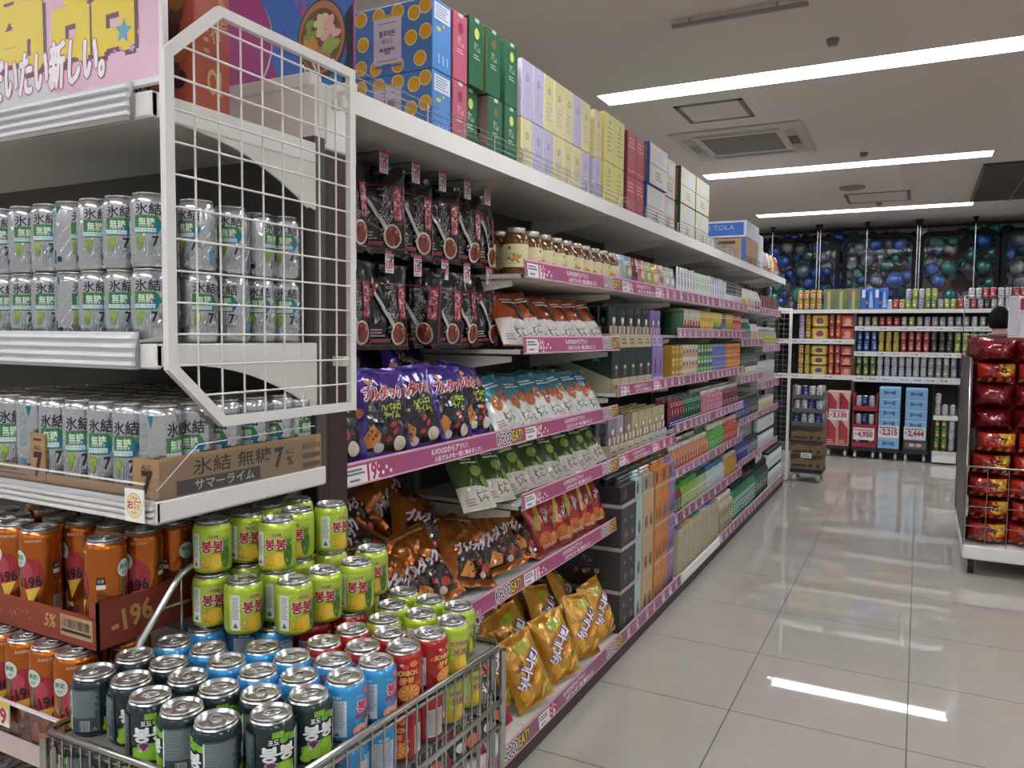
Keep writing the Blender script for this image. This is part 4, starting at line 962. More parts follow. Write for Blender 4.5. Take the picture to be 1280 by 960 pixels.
# ---- red and black bags on the bottom shelf
def art_rb():
    a = Art(); a.poly([(-.09, .0), (.06, .0), (.09, .16), (-.03, .2)], LR('#1d181b')); a.text('ブルダック', -.005, .15, .14, .035, ink('#d8d4d6'), .05, rot=.2, out=ink('#8d2440'), ow=.05, multi=6); a.brush(.0, .11, .06, .016, 12, ink('#cfd03a'), 6, .2); a.brush(.01, .088, .06, .016, 12, ink('#cfd03a'), 7, .2)
    a.ell(.02, .05, .03, .02, LR('#c8643a'), 12); a.ell(-.03, .04, .02, .015, LR('#d8d0c8'), 10)
    return a
K_RB = bag_kits('red_black_snack_bag', .19, .24, .08, foil('#a31f33'), art_rb, 2)
for i, (y, x, z) in enumerate(((1.62, -1.18, .104), (1.80, -1.18, .104), (1.98, -1.18, .104), (2.155, -1.175, .104), (1.72, -1.32, .16), (1.93, -1.32, .16), (2.12, -1.32, .16))):
    put(K_RB, i, x, y, z, 24, (-1)**i*8, -15, 'red and black snack bag behind the cart wires, %s row, %s along' % (('front', ORD[i]) if i < 4 else ('back', ORD[i-4])), 'snack bag', 'red and black bags on the bottom shelf')
# ---- yellow banana snack bags
def art_ban():
    a = Art(); a.poly([(-.035, .215), (.03, .225), (.045, .195), (.0, .182), (-.03, .19)], LR('#a9b032'))
    pos = [(-.050, .088, .55), (-.030, .118, .75), (-.002, .142, .7), (.030, .160, .6)]
    for (x, y, r), ch in zip(pos, '바나나킥'): a.text(ch, x+.004, y, .038, .040, ink('#efe9f0'), .05, rot=r, out=ink('#4a2f74'), ow=.07, multi=6)
    a.text('BANANA', -.035, .150, .045, .010, ink('#6a4a86'), .03, rot=.7)
    a.ell(.015, .098, .040, .014, LR('#d98a2c'), 16, .7); a.ell(.02, .092, .03, .008, LR('#e8b043'), 14, .7)
    for x, y, r in ((.05, .05, .2), (.03, .035, 1.2), (-.035, .03, .4)): a.ell(x, y, .026, .010, LR('#e3b040'), 14, r)
    a.ell(.055, .075, .015, .010, LR('#8f9a3c'), 9); a.ell(.06, .03, .012, .012, LR('#9aa648'), 9)
    a.ell(-.05, .05, .018, .030, LR('#dca233'), 14, .5)
    return a
K_BAN = bag_kits('banana_snack_bag', .175, .25, .085, foil('#cf972a', .25), art_ban, 4, wr=1.1)
bn = [(2.41, -1.14, .104, 22, -12, -20), (2.66, -1.14, .104, 22, -8, -20), (2.89, -1.145, .104, 22, 6, -14), (3.115, -1.15, .104, 20, -8, -8), (2.27, -1.22, .13, 28, 6, -12), (2.56, -1.24, .14, 30, -16, -18), (2.80, -1.26, .15, 30, 10, -10), (3.03, -1.27, .15, 34, 20, 0),
 (2.36, -1.34, .22, 36, 14, -10), (2.60, -1.36, .22, 36, -10, -14), (2.84, -1.38, .20, 40, 22, 6), (2.20, -1.36, .20, 30, -10, -10)]
for i, (y, x, z, ln, rl, yw) in enumerate(bn):
    put(K_BAN, i, x, y, z, ln, rl, yw, 'yellow banana snack bag on the bottom shelf, %s row, %s from the cart' % (('front', ORD[i]) if i < 4 else ('middle', ORD[i-4]) if i < 8 else ('back', ORD[i-8])), 'snack bag', 'yellow banana bags on the bottom shelf')
# ---- middle bay bags
def art_two(wf, low_c, blob, txt):
    def f():
        a = Art(); W = .155; H = .21
        a.rect(-W/2+.001, H*.02, W/2-.001, H*wf, LR(low_c)); a.poly([(-W/2+.001, H*wf), (W/2-.001, H*wf), (W/2-.001, H*(wf+.06)), (-W/2+.001, H*(wf+.12))], LR(low_c))
        for x, y, rx, ry in blob: a.ell(x, y, rx, ry, LR(txt[1]), 12, x*9)
        a.brush(.02, H*.22, .06, .036, 14, ink(txt[2]), 9, .16); a.lines(-.06, H*.08, -.01, H*.2, 3, ink('#8b8682'), .5, .3); a.lines(-.03, H*.74, .05, H*.86, 2, ink(txt[3]), .5, .3)
        return a
    return f
K_OW = bag_kits('orange_white_pouch', .155, .21, .05, foil('#b5531f', .25), art_two(.36, '#d8d3cb', ((.045, .12, .02, .03), (.02, .155, .015, .02)), ('꼬깔', '#3a2a24', '#26201e', '#e6d9cc')), 2)
K_BW = bag_kits('blue_white_pouch', .155, .21, .05, foil('#4d9ab4', .25), art_two(.42, '#d9dad0', ((-.02, .10, .026, .03), (.03, .12, .022, .026)), ('치킨', '#b8642c', '#3a322c', '#dfe6e6')), 2)
K_GW = bag_kits('green_white_pouch', .155, .21, .05, foil('#3c5a20', .25), art_two(.28, '#cfc9bb', ((.02, .13, .03, .02), (.045, .09, .018, .022)), ('파래', '#7d9a3a', '#2c2a22', '#dfe2d6')), 2)
def art_redc():
    a = Art(); a.poly([(-.06, .10), (-.02, .19), (.0, .19), (-.035, .09)], LR('#c9b04a')); a.ell(.02, .13, .03, .04, LR('#8e2230'), 14); a.ell(-.02, .05, .035, .03, LR('#c9692f'), 14); a.ell(.03, .045, .026, .024, LR('#d98a4e'), 12)
    a.brush(.02, .135, .04, .04, 12, ink('#e8dfd8'), 4, .16); a.lines(-.04, .02, .04, .035, 2, ink('#e0d0c0'), .5, .2)
    return a
K_RC = bag_kits('red_curl_bag', .14, .21, .06, foil('#ad3226', .25), art_redc, 2)
def line(kits, pts, x, z, lean, lab, cat, grp, yaw=-14, roll=6, back=None):
    for i, y in enumerate(pts): put(kits, i, x, y, z, lean, jit(roll)-3, yaw+jit(6), lab % ('front row', ORD[i]), cat, grp)
    if back:
        for i, y in enumerate(pts[:-1]): put(kits, i+1, x-.10, y+.06, z+back, lean+8, jit(roll), yaw+jit(8), lab % ('back row', ORD[i]), cat, grp)
line(K_OW, (2.385, 2.525, 2.66, 2.80, 2.94, 3.08), -1.215, 1.366, 30, 'orange topped white pouch below the honey jars, %s, %s from the black packs', 'snack bag', 'orange and white pouches', back=.03)
line(K_BW, (2.33, 2.45, 2.575, 2.70, 2.83, 2.96, 3.09), -1.215, 1.074, 34, 'blue topped white pouch next to the purple bags, %s, %s from them', 'snack bag', 'blue and white pouches', back=.02)
line(K_GW, (2.13, 2.27, 2.41, 2.56, 2.71, 2.86, 3.02, 3.15), -1.215, .844, 32, 'green topped pouch above the orange heap, %s, %s from the post end', 'snack bag', 'green and white pouches', back=.0)
line(K_RC, (2.66, 2.80, 2.93, 3.05, 3.155), -1.215, .580, 22, 'red curl snack bag beyond the orange heap, %s, %s along', 'snack bag', 'red curl bags', back=.03)
# ---- honey jars
hp = [(.040, 0), (.0455, .004), (.046, .02), (.046, .118), (.043, .135), (.033, .147), (.031, .150)]
b = MB(); HON = M('#6b4216', .1, coat=.5, var=.05); b.lathe(hp, 24, HON)
jm = b.mesh('honey_jar')
b = MB(); b.lathe([(.0335, .147), (.0345, .149), (.0345, .163), (.033, .166), (.0001, .1665)], 28, M('#c9c2b6', .3, metal=.7)); lm = b.mesh('lid')
b = MB(); b.lathe([(.0464, .030), (.0464, .108)], 28, paper('#ddd3a2'), close=False)
a = Art(); 
for u in (-.045, .045):
    for i in range(5): a.ell(u+.016+.009*cos(i*1.26), .062+.009*sin(i*1.26), .007, .005, ink('#cf8a2c'), 9, i*1.26)
    a.ell(u+.016, .062, .006, .006, ink('#e0a43a'), 10)
    for i in range(4): a.ell(u+.016+.016*cos(i*1.6+.5), .060+.016*sin(i*1.6+.5), .006, .003, ink('#6e8a3a'), 8, i)
    a.rect(u-.020, .055, u-.002, .064, ink('#a08f56')); a.brush(u-.012, .075, .022, .009, 12, ink('#5c4a22'), 4); a.ell(u-.008, .095, .005, .005, ink('#4a4640'), 10)
b.art(a, cyl(.0464), du=.008, e0=.0003, smooth=True); bm_ = b.mesh('label')
K_HON = Kit('honey_jar', jm, (('lid', lm), ('label', bm_)))
for i, y in enumerate((2.420, 2.533, 2.632, 2.732, 2.829, 2.924, 3.022, 3.122, 3.222, 3.322)): K_HON.put((-1.25+.004*jit(), y, 1.6125), (0, 0, radians(50)+jit(.6)), 'amber honey tea jar, front row on the second shelf down, %s from the black packs' % ORD[i], 'jar', 'honey tea jars')
for i, y in enumerate((2.37, 2.478, 2.582, 2.69)): K_HON.put((-1.352, y, 1.6125), (0, 0, radians(50)+jit(.9)), 'amber honey tea jar standing behind the front jars, %s from the black packs' % ORD[i], 'jar', 'honey tea jars')
# ---- slim pouches and sachets, cartons, bottles
def pouch_kit(name, W, H, T, c1, c2, acc, txt=None):
    def f():
        a = Art(); a.rect(-W*.48, H*.03, W*.48, H*.34, LR(c2)); a.ell(W*.1, H*.55, W*.25, H*.12, LR(acc), 12); a.lines(-W*.35, H*.72, W*.3, H*.86, 2, LR(acc), .5, .2); a.lines(-W*.35, H*.1, W*.35, H*.26, 2, ink('#efece6'), .4, .3)
        return a
    return [Kit(name, bag_mesh(name, W, H, T, LR(c1), f(), seed=len(name)+ord(c1[1]), nu=8, nv=10, wr=.9))]
def carton_kit(name, W, D, H, c, art=None, sideart=None, ch=.0015):
    b = MB(); b.box(-W/2, 0, 0, W/2, D, H, paper(c), ch)
    if art: b.art(art, plane(0), e0=.0004, de=.0003)
    if sideart: b.art(sideart, lambda u, v, e: (-W/2-e, D-u, v), e0=.0004, de=.0003)
    return [Kit(name, b.mesh(name))]
def bottle_kit(name, r, H, c, cap, band=None, neck=.45, shoulder=.68, n=14):
    b = MB(); bc = M(c, .3, coat=.2); cc = M(cap, .4); bd = paper(band) if band else bc
    b.lathe([(r*.85, 0), (r, .004), (r, H*.12), (r, H*shoulder*.85), (r*.96, H*shoulder), (r*neck, H*.82), (r*neck, H*.835)], n, [bc, bc, bd, bc, bc, bc], close=True)
    b.lathe([(r*neck*1.15, H*.835), (r*neck*1.15, H*.985), (r*neck, H), (.0001, H)], n, cc)
    if band: a = Art(); a.rect(-r*.5, H*.2, r*.5, H*.5, LR(c)); a.lines(-r*.4, H*.24, r*.4, H*.46, 3, ink('#d9d6d0'), .45, .2); b.art(a, cyl(r), du=r*.25, e0=.0005, de=.0003)
    return [Kit(name, b.mesh(name))]
def run(kits, y0, y1, pitch, x, z, lab, cat, grp, rows=1, dx=.07, tiers=1, dz=0, lean=0, yaw=0):
    n = max(1, int(round((y1-y0)/pitch)))
    for tq in range(tiers):
        for rr in range(rows):
            for i in range(n):
                ex = ''
                if tiers > 1: ex += ', %s tier up' % ORD[tq]
                if rows > 1: ex += ', %s row' % ['front', 'back'][rr]
                put(kits, i, x-dx*rr, y0+(i+.5)*(y1-y0)/n, z+dz*tq, lean, 0, yaw+jit(2), (lab % ORD[i])+ex, cat, grp)
z2 = 1.6125
for i, (y, c1, c2, acc, nm) in enumerate(((3.405, '#9fb4cf', '#3d5f9e', '#c9b25a', 'pale blue'), (3.49, '#7d97bf', '#36538c', '#d2c489', 'blue'), (3.58, '#7a2c32', '#a04a4c', '#5c2026', 'dark red'), (3.685, '#a05552', '#b5605c', '#d9b0a8', 'rose red'), (3.79, '#8aa65a', '#34583a', '#c9d29a', 'green'), (3.895, '#b09a4a', '#c9bd94', '#d9cf9a', 'mustard'), (4.00, '#c8b8b0', '#b8606e', '#b04a44', 'white and red'), (4.115, '#9fb09a', '#44603e', '#d5dad0', 'grey green'), (4.215, '#a5a9ac', '#8d9296', '#d0d3d4', 'grey'))):
    put(pouch_kit('drink_pouch', .092, .17, .03, c1, c2, acc), 0, -1.215, y, z2, 6, 0, -12, '%s drink pouch standing after the honey jars, %s along' % (nm, ORD[i]), 'pouch', 'coloured drink pouches beside the jars')
WS = pouch_kit('white_sachet', .055, .185, .02, '#d3d3d8', '#c3c6d2', '#8d93a8'); WG = pouch_kit('white_sachet', .055, .18, .02, '#cfdad2', '#c9d2dd', '#a9bf4a')
GS = 'white sachets on the second shelf down'
run(WS, 4.27, 4.66, .065, -1.21, z2, 'white lilac printed sachet after the drink pouches, %s along', 'sachet', GS); run(WG, 4.66, 5.02, .06, -1.21, z2, 'white sachet with green mark, %s along, past the lilac ones', 'sachet', GS); run(WS, 5.02, 5.42, .062, -1.21, z2, 'white sachet just before the dotted boxes, %s along', 'sachet', GS)
a = Art(); a.rect(-.028, .09, .028, .172, ink('#2e2e30'))
for i in range(12): a.ell(-.02+.013*(i % 4), .10+.026*(i//4), .0045, .0045, ink('#c9c4bc'), 7)
a.lines(-.022, .02, .022, .07, 4, ink('#8b97a6'), .4, .3)
run(carton_kit('dotted_carton', .058, .05, .175, '#cfd3d6', a), 5.42, 5.96, .062, -1.185, z2, 'black dotted white carton on the second shelf down, %s along', 'carton', 'dotted cartons')
for c, nm, y in (('#c9a43a', 'yellow', 6.06), ('#c9a43a', 'second yellow', 6.16), ('#c090a0', 'pink', 6.27), ('#c090a0', 'second pink', 6.38), ('#8c6248', 'brown', 6.50), ('#8c6248', 'second brown', 6.62)):
    put(bottle_kit('lotion_bottle', .045, .20, '#d8d4d0', '#1d1b1c', c, .34, .5), 0, -1.21, y, z2, 0, 0, 0, 'white black-capped bottle with %s base on the second shelf down' % nm, 'bottle', 'white black-capped bottles')
run(carton_kit('brown_carton', .07, .06, .15, '#7a5a48'), 6.75, 7.7, .12, -1.19, z2, 'brown red carton near the end mesh, second shelf down, %s along', 'carton', 'brown cartons')
# boxed chocolate sticks, two storeys of dark green cartons then lilac
gd = '#1e3431'
a = Art(); a.rect(-.055, 0, .055, .062, paper('#b5ad90')); a.rect(-.018, .066, .018, .125, ink('#4f4a46')); a.rect(-.012, .068, .012, .105, ink('#7a5446')); a.rect(-.016, .105, .016, .118, ink('#cfc9c2')); a.lines(-.03, .016, .03, .036, 2, ink('#55503f'), .4, .2)
sa = Art(); sa.poly([(0.001, 0), (.359, 0), (.359, .062), (0.001, .19)], paper('#b5ad90')); sa.star(.285, .155, .028, ink('#6c807c')); sa.rect(.05, .10, .12, .112, ink('#5d5846')); sa.rect(.14, .065, .25, .069, ink('#8d866c'))
KG = carton_kit('dark_green_gift_box', .112, .36, .195, gd, a, sa)
a = Art(); a.rect(-.042, 0, .042, .045, paper('#b9a9c9')); a.rect(-.012, .06, .012, .14, ink('#6f4a5c')); a.lines(-.03, .012, .03, .034, 2, ink('#8a7aa0'), .4, .2)
KLi = carton_kit('lilac_gift_box', .086, .36, .195, '#8a74b5', a)
z3 = 1.161
for i, y in enumerate((3.275, 3.39, 3.505, 3.62, 3.735)): put(KG, 0, -1.185, y, z3, 0, 0, 0, 'dark green and cream stick box, lower storey, %s from the snack bags' % ORD[i], 'box', 'dark green stick boxes')
for i, y in enumerate((3.85, 3.94)): put(KLi, 0, -1.185, y, z3, 0, 0, 0, 'lilac stick box beside the dark green ones, lower storey, %s along' % ORD[i], 'box', 'lilac stick boxes')
def open_box(name, W, D, H, c, packc, packb, n=4):
    t = MB(); t.box(-W/2, 0, 0, W/2, D, H, paper(c), .0015); t.box(-W/2+.004, .005, H, W/2-.004, D-.005, H+.001, DARK)
    a = Art(); a.lines(-W*.3, H*.2, W*.3, H*.75, 2, ink('#6a6450'), .4, .25); t.art(a, plane(0), e0=.0004)
    p = MB()
    for q in range(n):
        y = .012+q*.05; m = LR(packc)
        p.box(-W*.43, y, H*.2, W*.43, y+.018, H+.125, m, .004); p.box(-W*.43, y-.001, H*1.0, W*.43, y, H+.035, paper(packb)); p.box(-W*.16, y-.002, H+.0, W*.16, y-.001, H+.075, ink('#8d7a70')); p.box(-W*.14, y-.003, H+.05, W*.14, y-.002, H+.07, ink('#d8d4ce'))
    return [Kit(name, t.mesh(name), (('stick_packs', p.mesh('stick_packs')),))]
KGO = open_box('open_stick_box', .112, .34, .062, '#b5ad90', gd, '#b5ad90'); KLO = open_box('open_stick_box', .086, .34, .06, '#b0a0c4', '#8a74b5', '#b0a0c4')
for i, y in enumerate((3.275, 3.39, 3.505, 3.62, 3.735)): put(KGO, 0, -1.19, y, z3+.197, 0, 0, 0, 'open cream box of dark green stick packs, upper storey, %s from the snack bags' % ORD[i], 'box', 'open stick boxes')
for i, y in enumerate((3.85, 3.94)): put(KLO, 0, -1.19, y, z3+.197, 0, 0, 0, 'open lilac box of stick packs on the upper storey, %s past the green' % ORD[i], 'box', 'open stick boxes')
# cream trays of sachets
z4 = .852
cols4 = ['#8f86a0', '#aea6bc', '#8a8278', '#c4bb8c', '#c7be8e', '#c9c198', '#c3b98a', '#c9c4a4']
for i in range(8):
    y = 3.27+i*.108
    k = open_box('sachet_tray', .10, .30, .072, ['#b9b096', '#b9b096', '#bdb49a', '#bdb59c', '#c1bba4', '#b9b9b4', '#b4b4b8', '#b4b0c0'][i], cols4[i], '#d3cca8')
    put(k, 0, -1.185, y, z4, 0, 0, 0, 'cream tray of upright sachets under the stick boxes, %s from the snack bags' % ORD[i], 'tray', 'cream sachet trays')
# stacked drink boxes on the bottom shelf
def stack_box(W, H, c, art_c, side=None, D=.40):
    b = MB(); b.box(-W/2, 0, 0, W/2, D, H, paper(c), .002); a = Art(); a.rect(-W/2+.001, H-.018, W/2-.001, H-.001, paper('#aaa29c'))
    for u in ((0,) if W < .1 else (-W*.2, W*.24)): a.ell(u, H*.22, min(.022, W*.2), H*.16, ink(art_c), 12); a.ell(u+.004, H*.26, min(.014, W*.12), H*.08, ink('#8a6a5c'), 10); a.ell(u-.01, H*.6, .006, .008, ink('#b9b2ac'), 8)
    b.art(a, plane(0), e0=.0004, de=.0003)
    if side:
        s = Art(); s.rect(0.001, H-.018, D-.001, H-.001, paper('#aaa29c')); s.brush(.24, H*.66, .05, .025, 16, ink('#c9c4c0'), 5); s.rect(.20, H*.50, .27, H*.52, ink('#6a6462'))
        s.poly([(.17, H*.40), (.31, H*.40), (.29, .01), (.19, .01)], ink('#3a1c18')); 
        for q in range(6): s.ell(.19+.02*q, H*.36+.006*(q % 2), .013, .012, ink(['#8d6a60', '#54281f', '#b39a90'][q % 3]), 8)
        b.art(s, lambda u, v, e: (-W/2-e, D-u, v), e0=.0004, de=.0003)
    return [Kit('drink_box', b.mesh('drink_box'))]
BX = [(3.31, .20, '#3b3a3c', '#4a3a3a', '딥초코', 'charcoal'), (3.46, .09, '#9db8b8', '#5c4a4c', None, 'pale blue'), (3.60, .165, '#b79a70', '#54402f', None, 'tan'), (3.765, .115, '#c07a38', '#7a4a2c', None, 'orange'), (3.885, .115, '#bf7432', '#6a5a58', None, 'second orange'), (4.0, .10, '#86719f', '#4a3c58', None, 'violet')]
for y, w, c, ac, side, nm in BX:
    k = stack_box(w, .190, c, ac, side)
    for tq in range(3 if nm != 'charcoal' else 3):
        put(k, 0, -1.125, y, .1015+tq*.1915, 0, 0, 0, '%s drink mix box on the bottom shelf stack, %s storey up' % (nm, ORD[tq]), 'box', 'stacked drink mix boxes')
def poke(W, c, n): 
    t = MB(); t.box(-W/2, 0, 0, W/2, .40, .075, paper(c), .002); a = Art(); a.ell(-W*.2, .035, min(.02, W*.18), .028, ink('#5a4a44'), 10); t.art(a, plane(0), e0=.0004)
    p = MB(); m = LR(c)
    for q in range(n): 
        r = random.Random(q); y = .02+q*.045; p.box(-W*.45, y, .02, W*.45, y+.025, .092+.01*r.random(), m, .008); p.box(-W*.45, y, .09+.01*r.random(), W*.45, y+.024, .112, foil('#7e8c8a' if q % 2 else c, .3), .006)
    return [Kit('open_drink_box', t.mesh('open_drink_box'), (('sticks', p.mesh('sticks')),))]
for y, w, c, nm in ((3.31, .20, '#232325', 'charcoal'), (3.46, .09, '#9db8b8', 'pale blue'), (3.60, .165, '#9a8a78', 'tan'), (3.765, .115, '#b9742e', 'orange'), (3.885, .115, '#b06a2a', 'second orange'), (4.0, .10, '#86719f', 'violet')):
    put(poke(w, c, 7), 0, -1.13, y, .1015+3*.1915, 0, 0, 0, 'open %s box of stick packs topping the drink mix stack' % nm, 'box', 'open boxes topping the drink mix stacks')
# ---- small goods of the further bays
GB = 'small goods of the further aisle bays'
def two(W, H, D, c, c2, acc):
    a = Art(); a.rect(-W/2+.001, H*.02, W/2-.001, H*.40, paper(c2)); a.ell(0, H*.45, W*.32, H*.16, ink(acc), 10); a.lines(-W*.35, H*.74, W*.35, H*.92, 2, ink('#e6e2da'), .5, .3); return carton_kit('small_carton', W, D, H, c, a, ch=.002)
X = -1.185
zA, zB, zC, zD, zE, zF = 1.4175, 1.1575, .8995, .6525, .3925, .1015
run(bottle_kit('round_tin', .055, .15, '#2f5a3c', '#3f6a4a', None, .9, .95), 4.20, 4.36, .13, -1.22, zA, 'dark green round tin on the third shelf down, %s along', 'tin', GB)
for y0, y1, c, c2, ac, nm in ((4.37, 4.74, '#c9c2b0', '#2f6a3c', '#b02c2a', 'red and green'), (4.74, 5.08, '#c9a83a', '#b8862c', '#d9c46a', 'golden yellow'), (5.08, 5.32, '#c9c23a', '#2c6a5c', '#3a8a5c', 'yellow and teal'), (5.32, 5.45, '#8a3a58', '#9a9aa4', '#5a6a9a', 'plum'), (5.45, 5.68, '#b5b83a', '#9aa22c', '#8a9a2c', 'lime'), (5.68, 5.95, '#b5283c', '#c03a4a', '#d98a94', 'crimson')):
    run(two(.056, .150, .05, c, c2, ac), y0, y1, .058, X, zA, nm+' small carton, third shelf down of the further bays, %s along', 'carton', GB)
for y0, y1, c, c2, ac, nm in ((4.145, 4.36, '#b8932e', '#a8842a', '#d0b45a', 'mustard'), (4.36, 4.70, '#cfc8b8', '#b9a890', '#b5482c', 'tomato pictured'), (4.70, 5.08, '#5c9a3c', '#3a5a7a', '#d4dcd4', 'green and white'), (5.08, 5.48, '#5a6aa8', '#4a8ac9', '#a04a6a', 'violet blue'), (5.48, 5.95, '#cf7a34', '#d09a3a', '#b5452a', 'orange')):
    run(two(.066, .068, .05, c, c2, ac), y0, y1, .07, X, zB, nm+' packet on the fourth shelf down, %s along', 'packet', GB, tiers=3, dz=.069)
for y0, y1, kind, nm in ((4.16, 4.44, pouch_kit('wine_pouch', .06, .17, .035, '#7d2238', '#36408a', '#c9848c'), 'wine red pouch'), (4.44, 4.84, pouch_kit('green_pouch', .06, .17, .035, '#1f5c42', '#1f5c42', '#8ab59a'), 'forest green pouch'), (4.84, 5.40, bottle_kit('pink_bottle', .026, .175, '#b8647c', '#dcd8d6', '#c07a8c', .5, .72), 'white capped pink bottle'), (5.40, 5.92, bottle_kit('maroon_bottle', .026, .175, '#5c1f34', '#cfcaca', '#7a2c44', .5, .72), 'white capped maroon bottle')):
    run(kind, y0, y1, .06, -1.205, zC, nm+' fifth shelf down, %s along', 'bottle' if 'bottle' in nm else 'pouch', GB, rows=2, dx=.07)
for y0, y1, kind, nm in ((4.16, 5.02, bottle_kit('peach_bottle', .026, .15, '#c98a6a', '#e6e2de', '#b5543c', .45, .55), 'white topped peach bottle'), (5.02, 5.46, bottle_kit('green_bottle', .028, .185, '#4f9a3c', '#dfe6dc', '#5cab46', .5, .72), 'white capped green bottle'), (5.46, 5.92, bottle_kit('coral_bottle', .028, .185, '#b8502e', '#dcb8a8', '#c05a38', .5, .72), 'coral red bottle')):
    run(kind, y0, y1, .062, -1.205, zE-.3925+zD, nm+', sixth shelf down, %s along', 'bottle', GB, rows=2, dx=.08)
run(two(.08, .20, .06, '#a02c2a', '#8a2426', '#c04a40'), 4.16, 4.75, .09, -1.36, zD, 'red carton behind the peach bottles, %s along', 'carton', GB)
for y0, y1, kind, nm in ((4.18, 4.42, bottle_kit('teal_bottle', .026, .17, '#8c2c34', '#4f9a4c', '#4a8a7a', .5, .7), 'red and teal bottle'), (4.42, 4.78, bottle_kit('lime_bottle', .027, .18, '#8aa84a', '#5cb04a', '#b8c48a', .5, .7), 'lime green bottle'), (4.78, 5.02, bottle_kit('dark_bottle', .027, .18, '#9ab08a', '#1f4a34', '#c4ccb0', .5, .7), 'dark capped green bottle'), (5.02, 5.52, bottle_kit('pale_bottle', .027, .18, '#b4c4c8', '#5a86c0', '#c4d0d2', .5, .7), 'blue capped pale bottle'), (5.52, 5.92, bottle_kit('gold_bottle', .028, .18, '#c08a24', '#d8d4c8', '#c9962c', .5, .7), 'golden bottle')):
    run(kind, y0, y1, .062, -1.205, zE, nm+', seventh shelf down, %s along', 'bottle', GB, rows=2, dx=.08)
tops = ['#3a6aa8', '#b06a5c', '#a89a3a', '#6a8a5a', '#4a8a8a', '#b5a890', '#7a8a9a']
for i in range(9):
    a = Art(); a.rect(-.012, .03, .012, .16, ink('#a8a08a')); a.lines(-.03, .18, .03, .22, 2, ink('#8d846c'), .4, .3); a.rect(-.034, .001, -.028, .25, ink('#9c9478'))
    b = MB(); b.box(-.048, 0, 0, .048, .09, .255, paper('#b5ac90'), .002); b.art(a, plane(0), e0=.0004); b.box(-.046, .002, .2552, .046, .088, .258, paper(tops[i % 7]))
    put([Kit('tall_cream_carton', b.mesh('tall_cream_carton'))], 0, -1.125, 4.185+i*.108, zF, 0, 0, jit(2), 'tall cream carton on the bottom shelf above the plain white rail, %s along' % ORD[i], 'carton', 'tall cream cartons')
run(bottle_kit('dotted_bottle', .04, .24, '#a89c80', '#d5cfc4', '#8a8a5a', .45, .75), 5.17, 5.58, .09, -1.165, zF, 'cream dotted bottle on the bottom shelf, %s along', 'bottle', GB, rows=2, dx=.09)
run(bottle_kit('shampoo_bottle', .036, .25, '#2c7a4c', '#14302a', '#8ab0a8', .4, .72), 5.58, 6.45, .08, -1.165, zF, 'green and teal bottle on the bottom shelf, %s along', 'bottle', GB, rows=2, dx=.09)
run(bottle_kit('dark_shampoo_bottle', .036, .26, '#1d3a2c', '#141817', '#5a665c', .4, .72), 6.45, 7.05, .08, -1.165, zF, 'very dark bottle on the bottom shelf, %s along', 'bottle', GB, rows=2, dx=.09)
run(bottle_kit('white_bottle', .035, .15, '#b9c2c2', '#1c1e1f', '#ccd3d2', .8, .82), 7.05, 7.78, .075, -1.165, zF, 'white bottle with black cap near the end mesh, bottom shelf, %s along', 'bottle', GB, tiers=2, dz=.152)
XS = -1.245
run(bottle_kit('forest_bottle', .036, .20, '#1f5238', '#c4ccc2', '#7a9a88', .45, .72), 6.0, 6.5, .08, XS, 1.353, 'forest green bottle on the third shelf past the divider, %s along', 'bottle', GB)
run(bottle_kit('pump_bottle', .038, .20, '#c6c8cc', '#1d1d1e', '#b58f3c', .4, .6), 6.5, 6.86, .085, XS, 1.353, 'white bottle with golden base and black top, %s along', 'bottle', GB)
run(bottle_kit('grey_bottle', .036, .20, '#8c8f88', '#c9cac6', '#b0b33c', .5, .75), 6.9, 7.78, .085, XS, 1.298, 'grey bottle with yellow band near the end mesh, third shelf down, %s along', 'bottle', GB)
run(bottle_kit('deep_green_bottle', .034, .13, '#16342a', '#2a3a2c', '#4c6a58', .5, .75), 5.98, 6.84, .075, XS, 1.175, 'deep green bottle behind the white boxes past the divider, %s along', 'bottle', GB)
run(two(.085, .10, .06, '#c9ccc8', '#c2c6ba', '#b4b84a'), 5.98, 6.84, .09, XS+.03, 1.073, 'white box below the deep green bottles, %s along', 'box', GB)
run(two(.075, .22, .06, '#b9bcc0', '#b0a8a4', '#9a8a8a'), 6.9, 7.78, .08, XS+.02, .979, 'tall white pack near the end mesh, fourth shelf down, %s along', 'pack', GB)
run(bottle_kit('navy_bottle', .034, .19, '#262f66', '#3c4a48', '#4a5690', .6, .8), 5.98, 6.55, .075, XS, .753, 'navy blue bottle past the divider, fifth shelf down, %s along', 'bottle', GB, rows=2, dx=.08)
run(bottle_kit('olive_black_bottle', .034, .19, '#2c302a', '#4a5a4c', '#565c54', .6, .8), 6.55, 6.95, .075, XS, .753, 'blackish bottle past the navy ones, %s along', 'bottle', GB, rows=2, dx=.08)
run(two(.10, .11, .07, '#cfc9b0', '#c9c2aa', '#b4b03a'), 6.95, 7.78, .10, XS+.02, .753, 'cream and lime box near the end mesh, fifth shelf down, %s along', 'box', GB)
a = Art(); a.text('CO', 0, .09, .05, .03, ink('#c9cfe6'), .04)
run(carton_kit('navy_pack', .085, .07, .145, '#2a3484', a), 5.98, 6.5, .088, XS+.03, .433, 'navy pack with two white letters, sixth shelf down, %s along', 'pack', GB)
run(bottle_kit('night_bottle', .034, .145, '#23264a', '#2c3044', '#8a90a8', .6, .8), 6.5, 6.98, .075, XS, .433, 'dark blue bottle past the lettered navy packs, %s along', 'bottle', GB)
run(bottle_kit('white_cream_bottle', .036, .145, '#c4c8ca', '#1e2021', '#d2d5d6', .8, .82), 6.98, 7.78, .08, XS, .433, 'white black-capped bottle near the end mesh, sixth shelf down, %s along', 'bottle', GB, tiers=2, dz=.147)
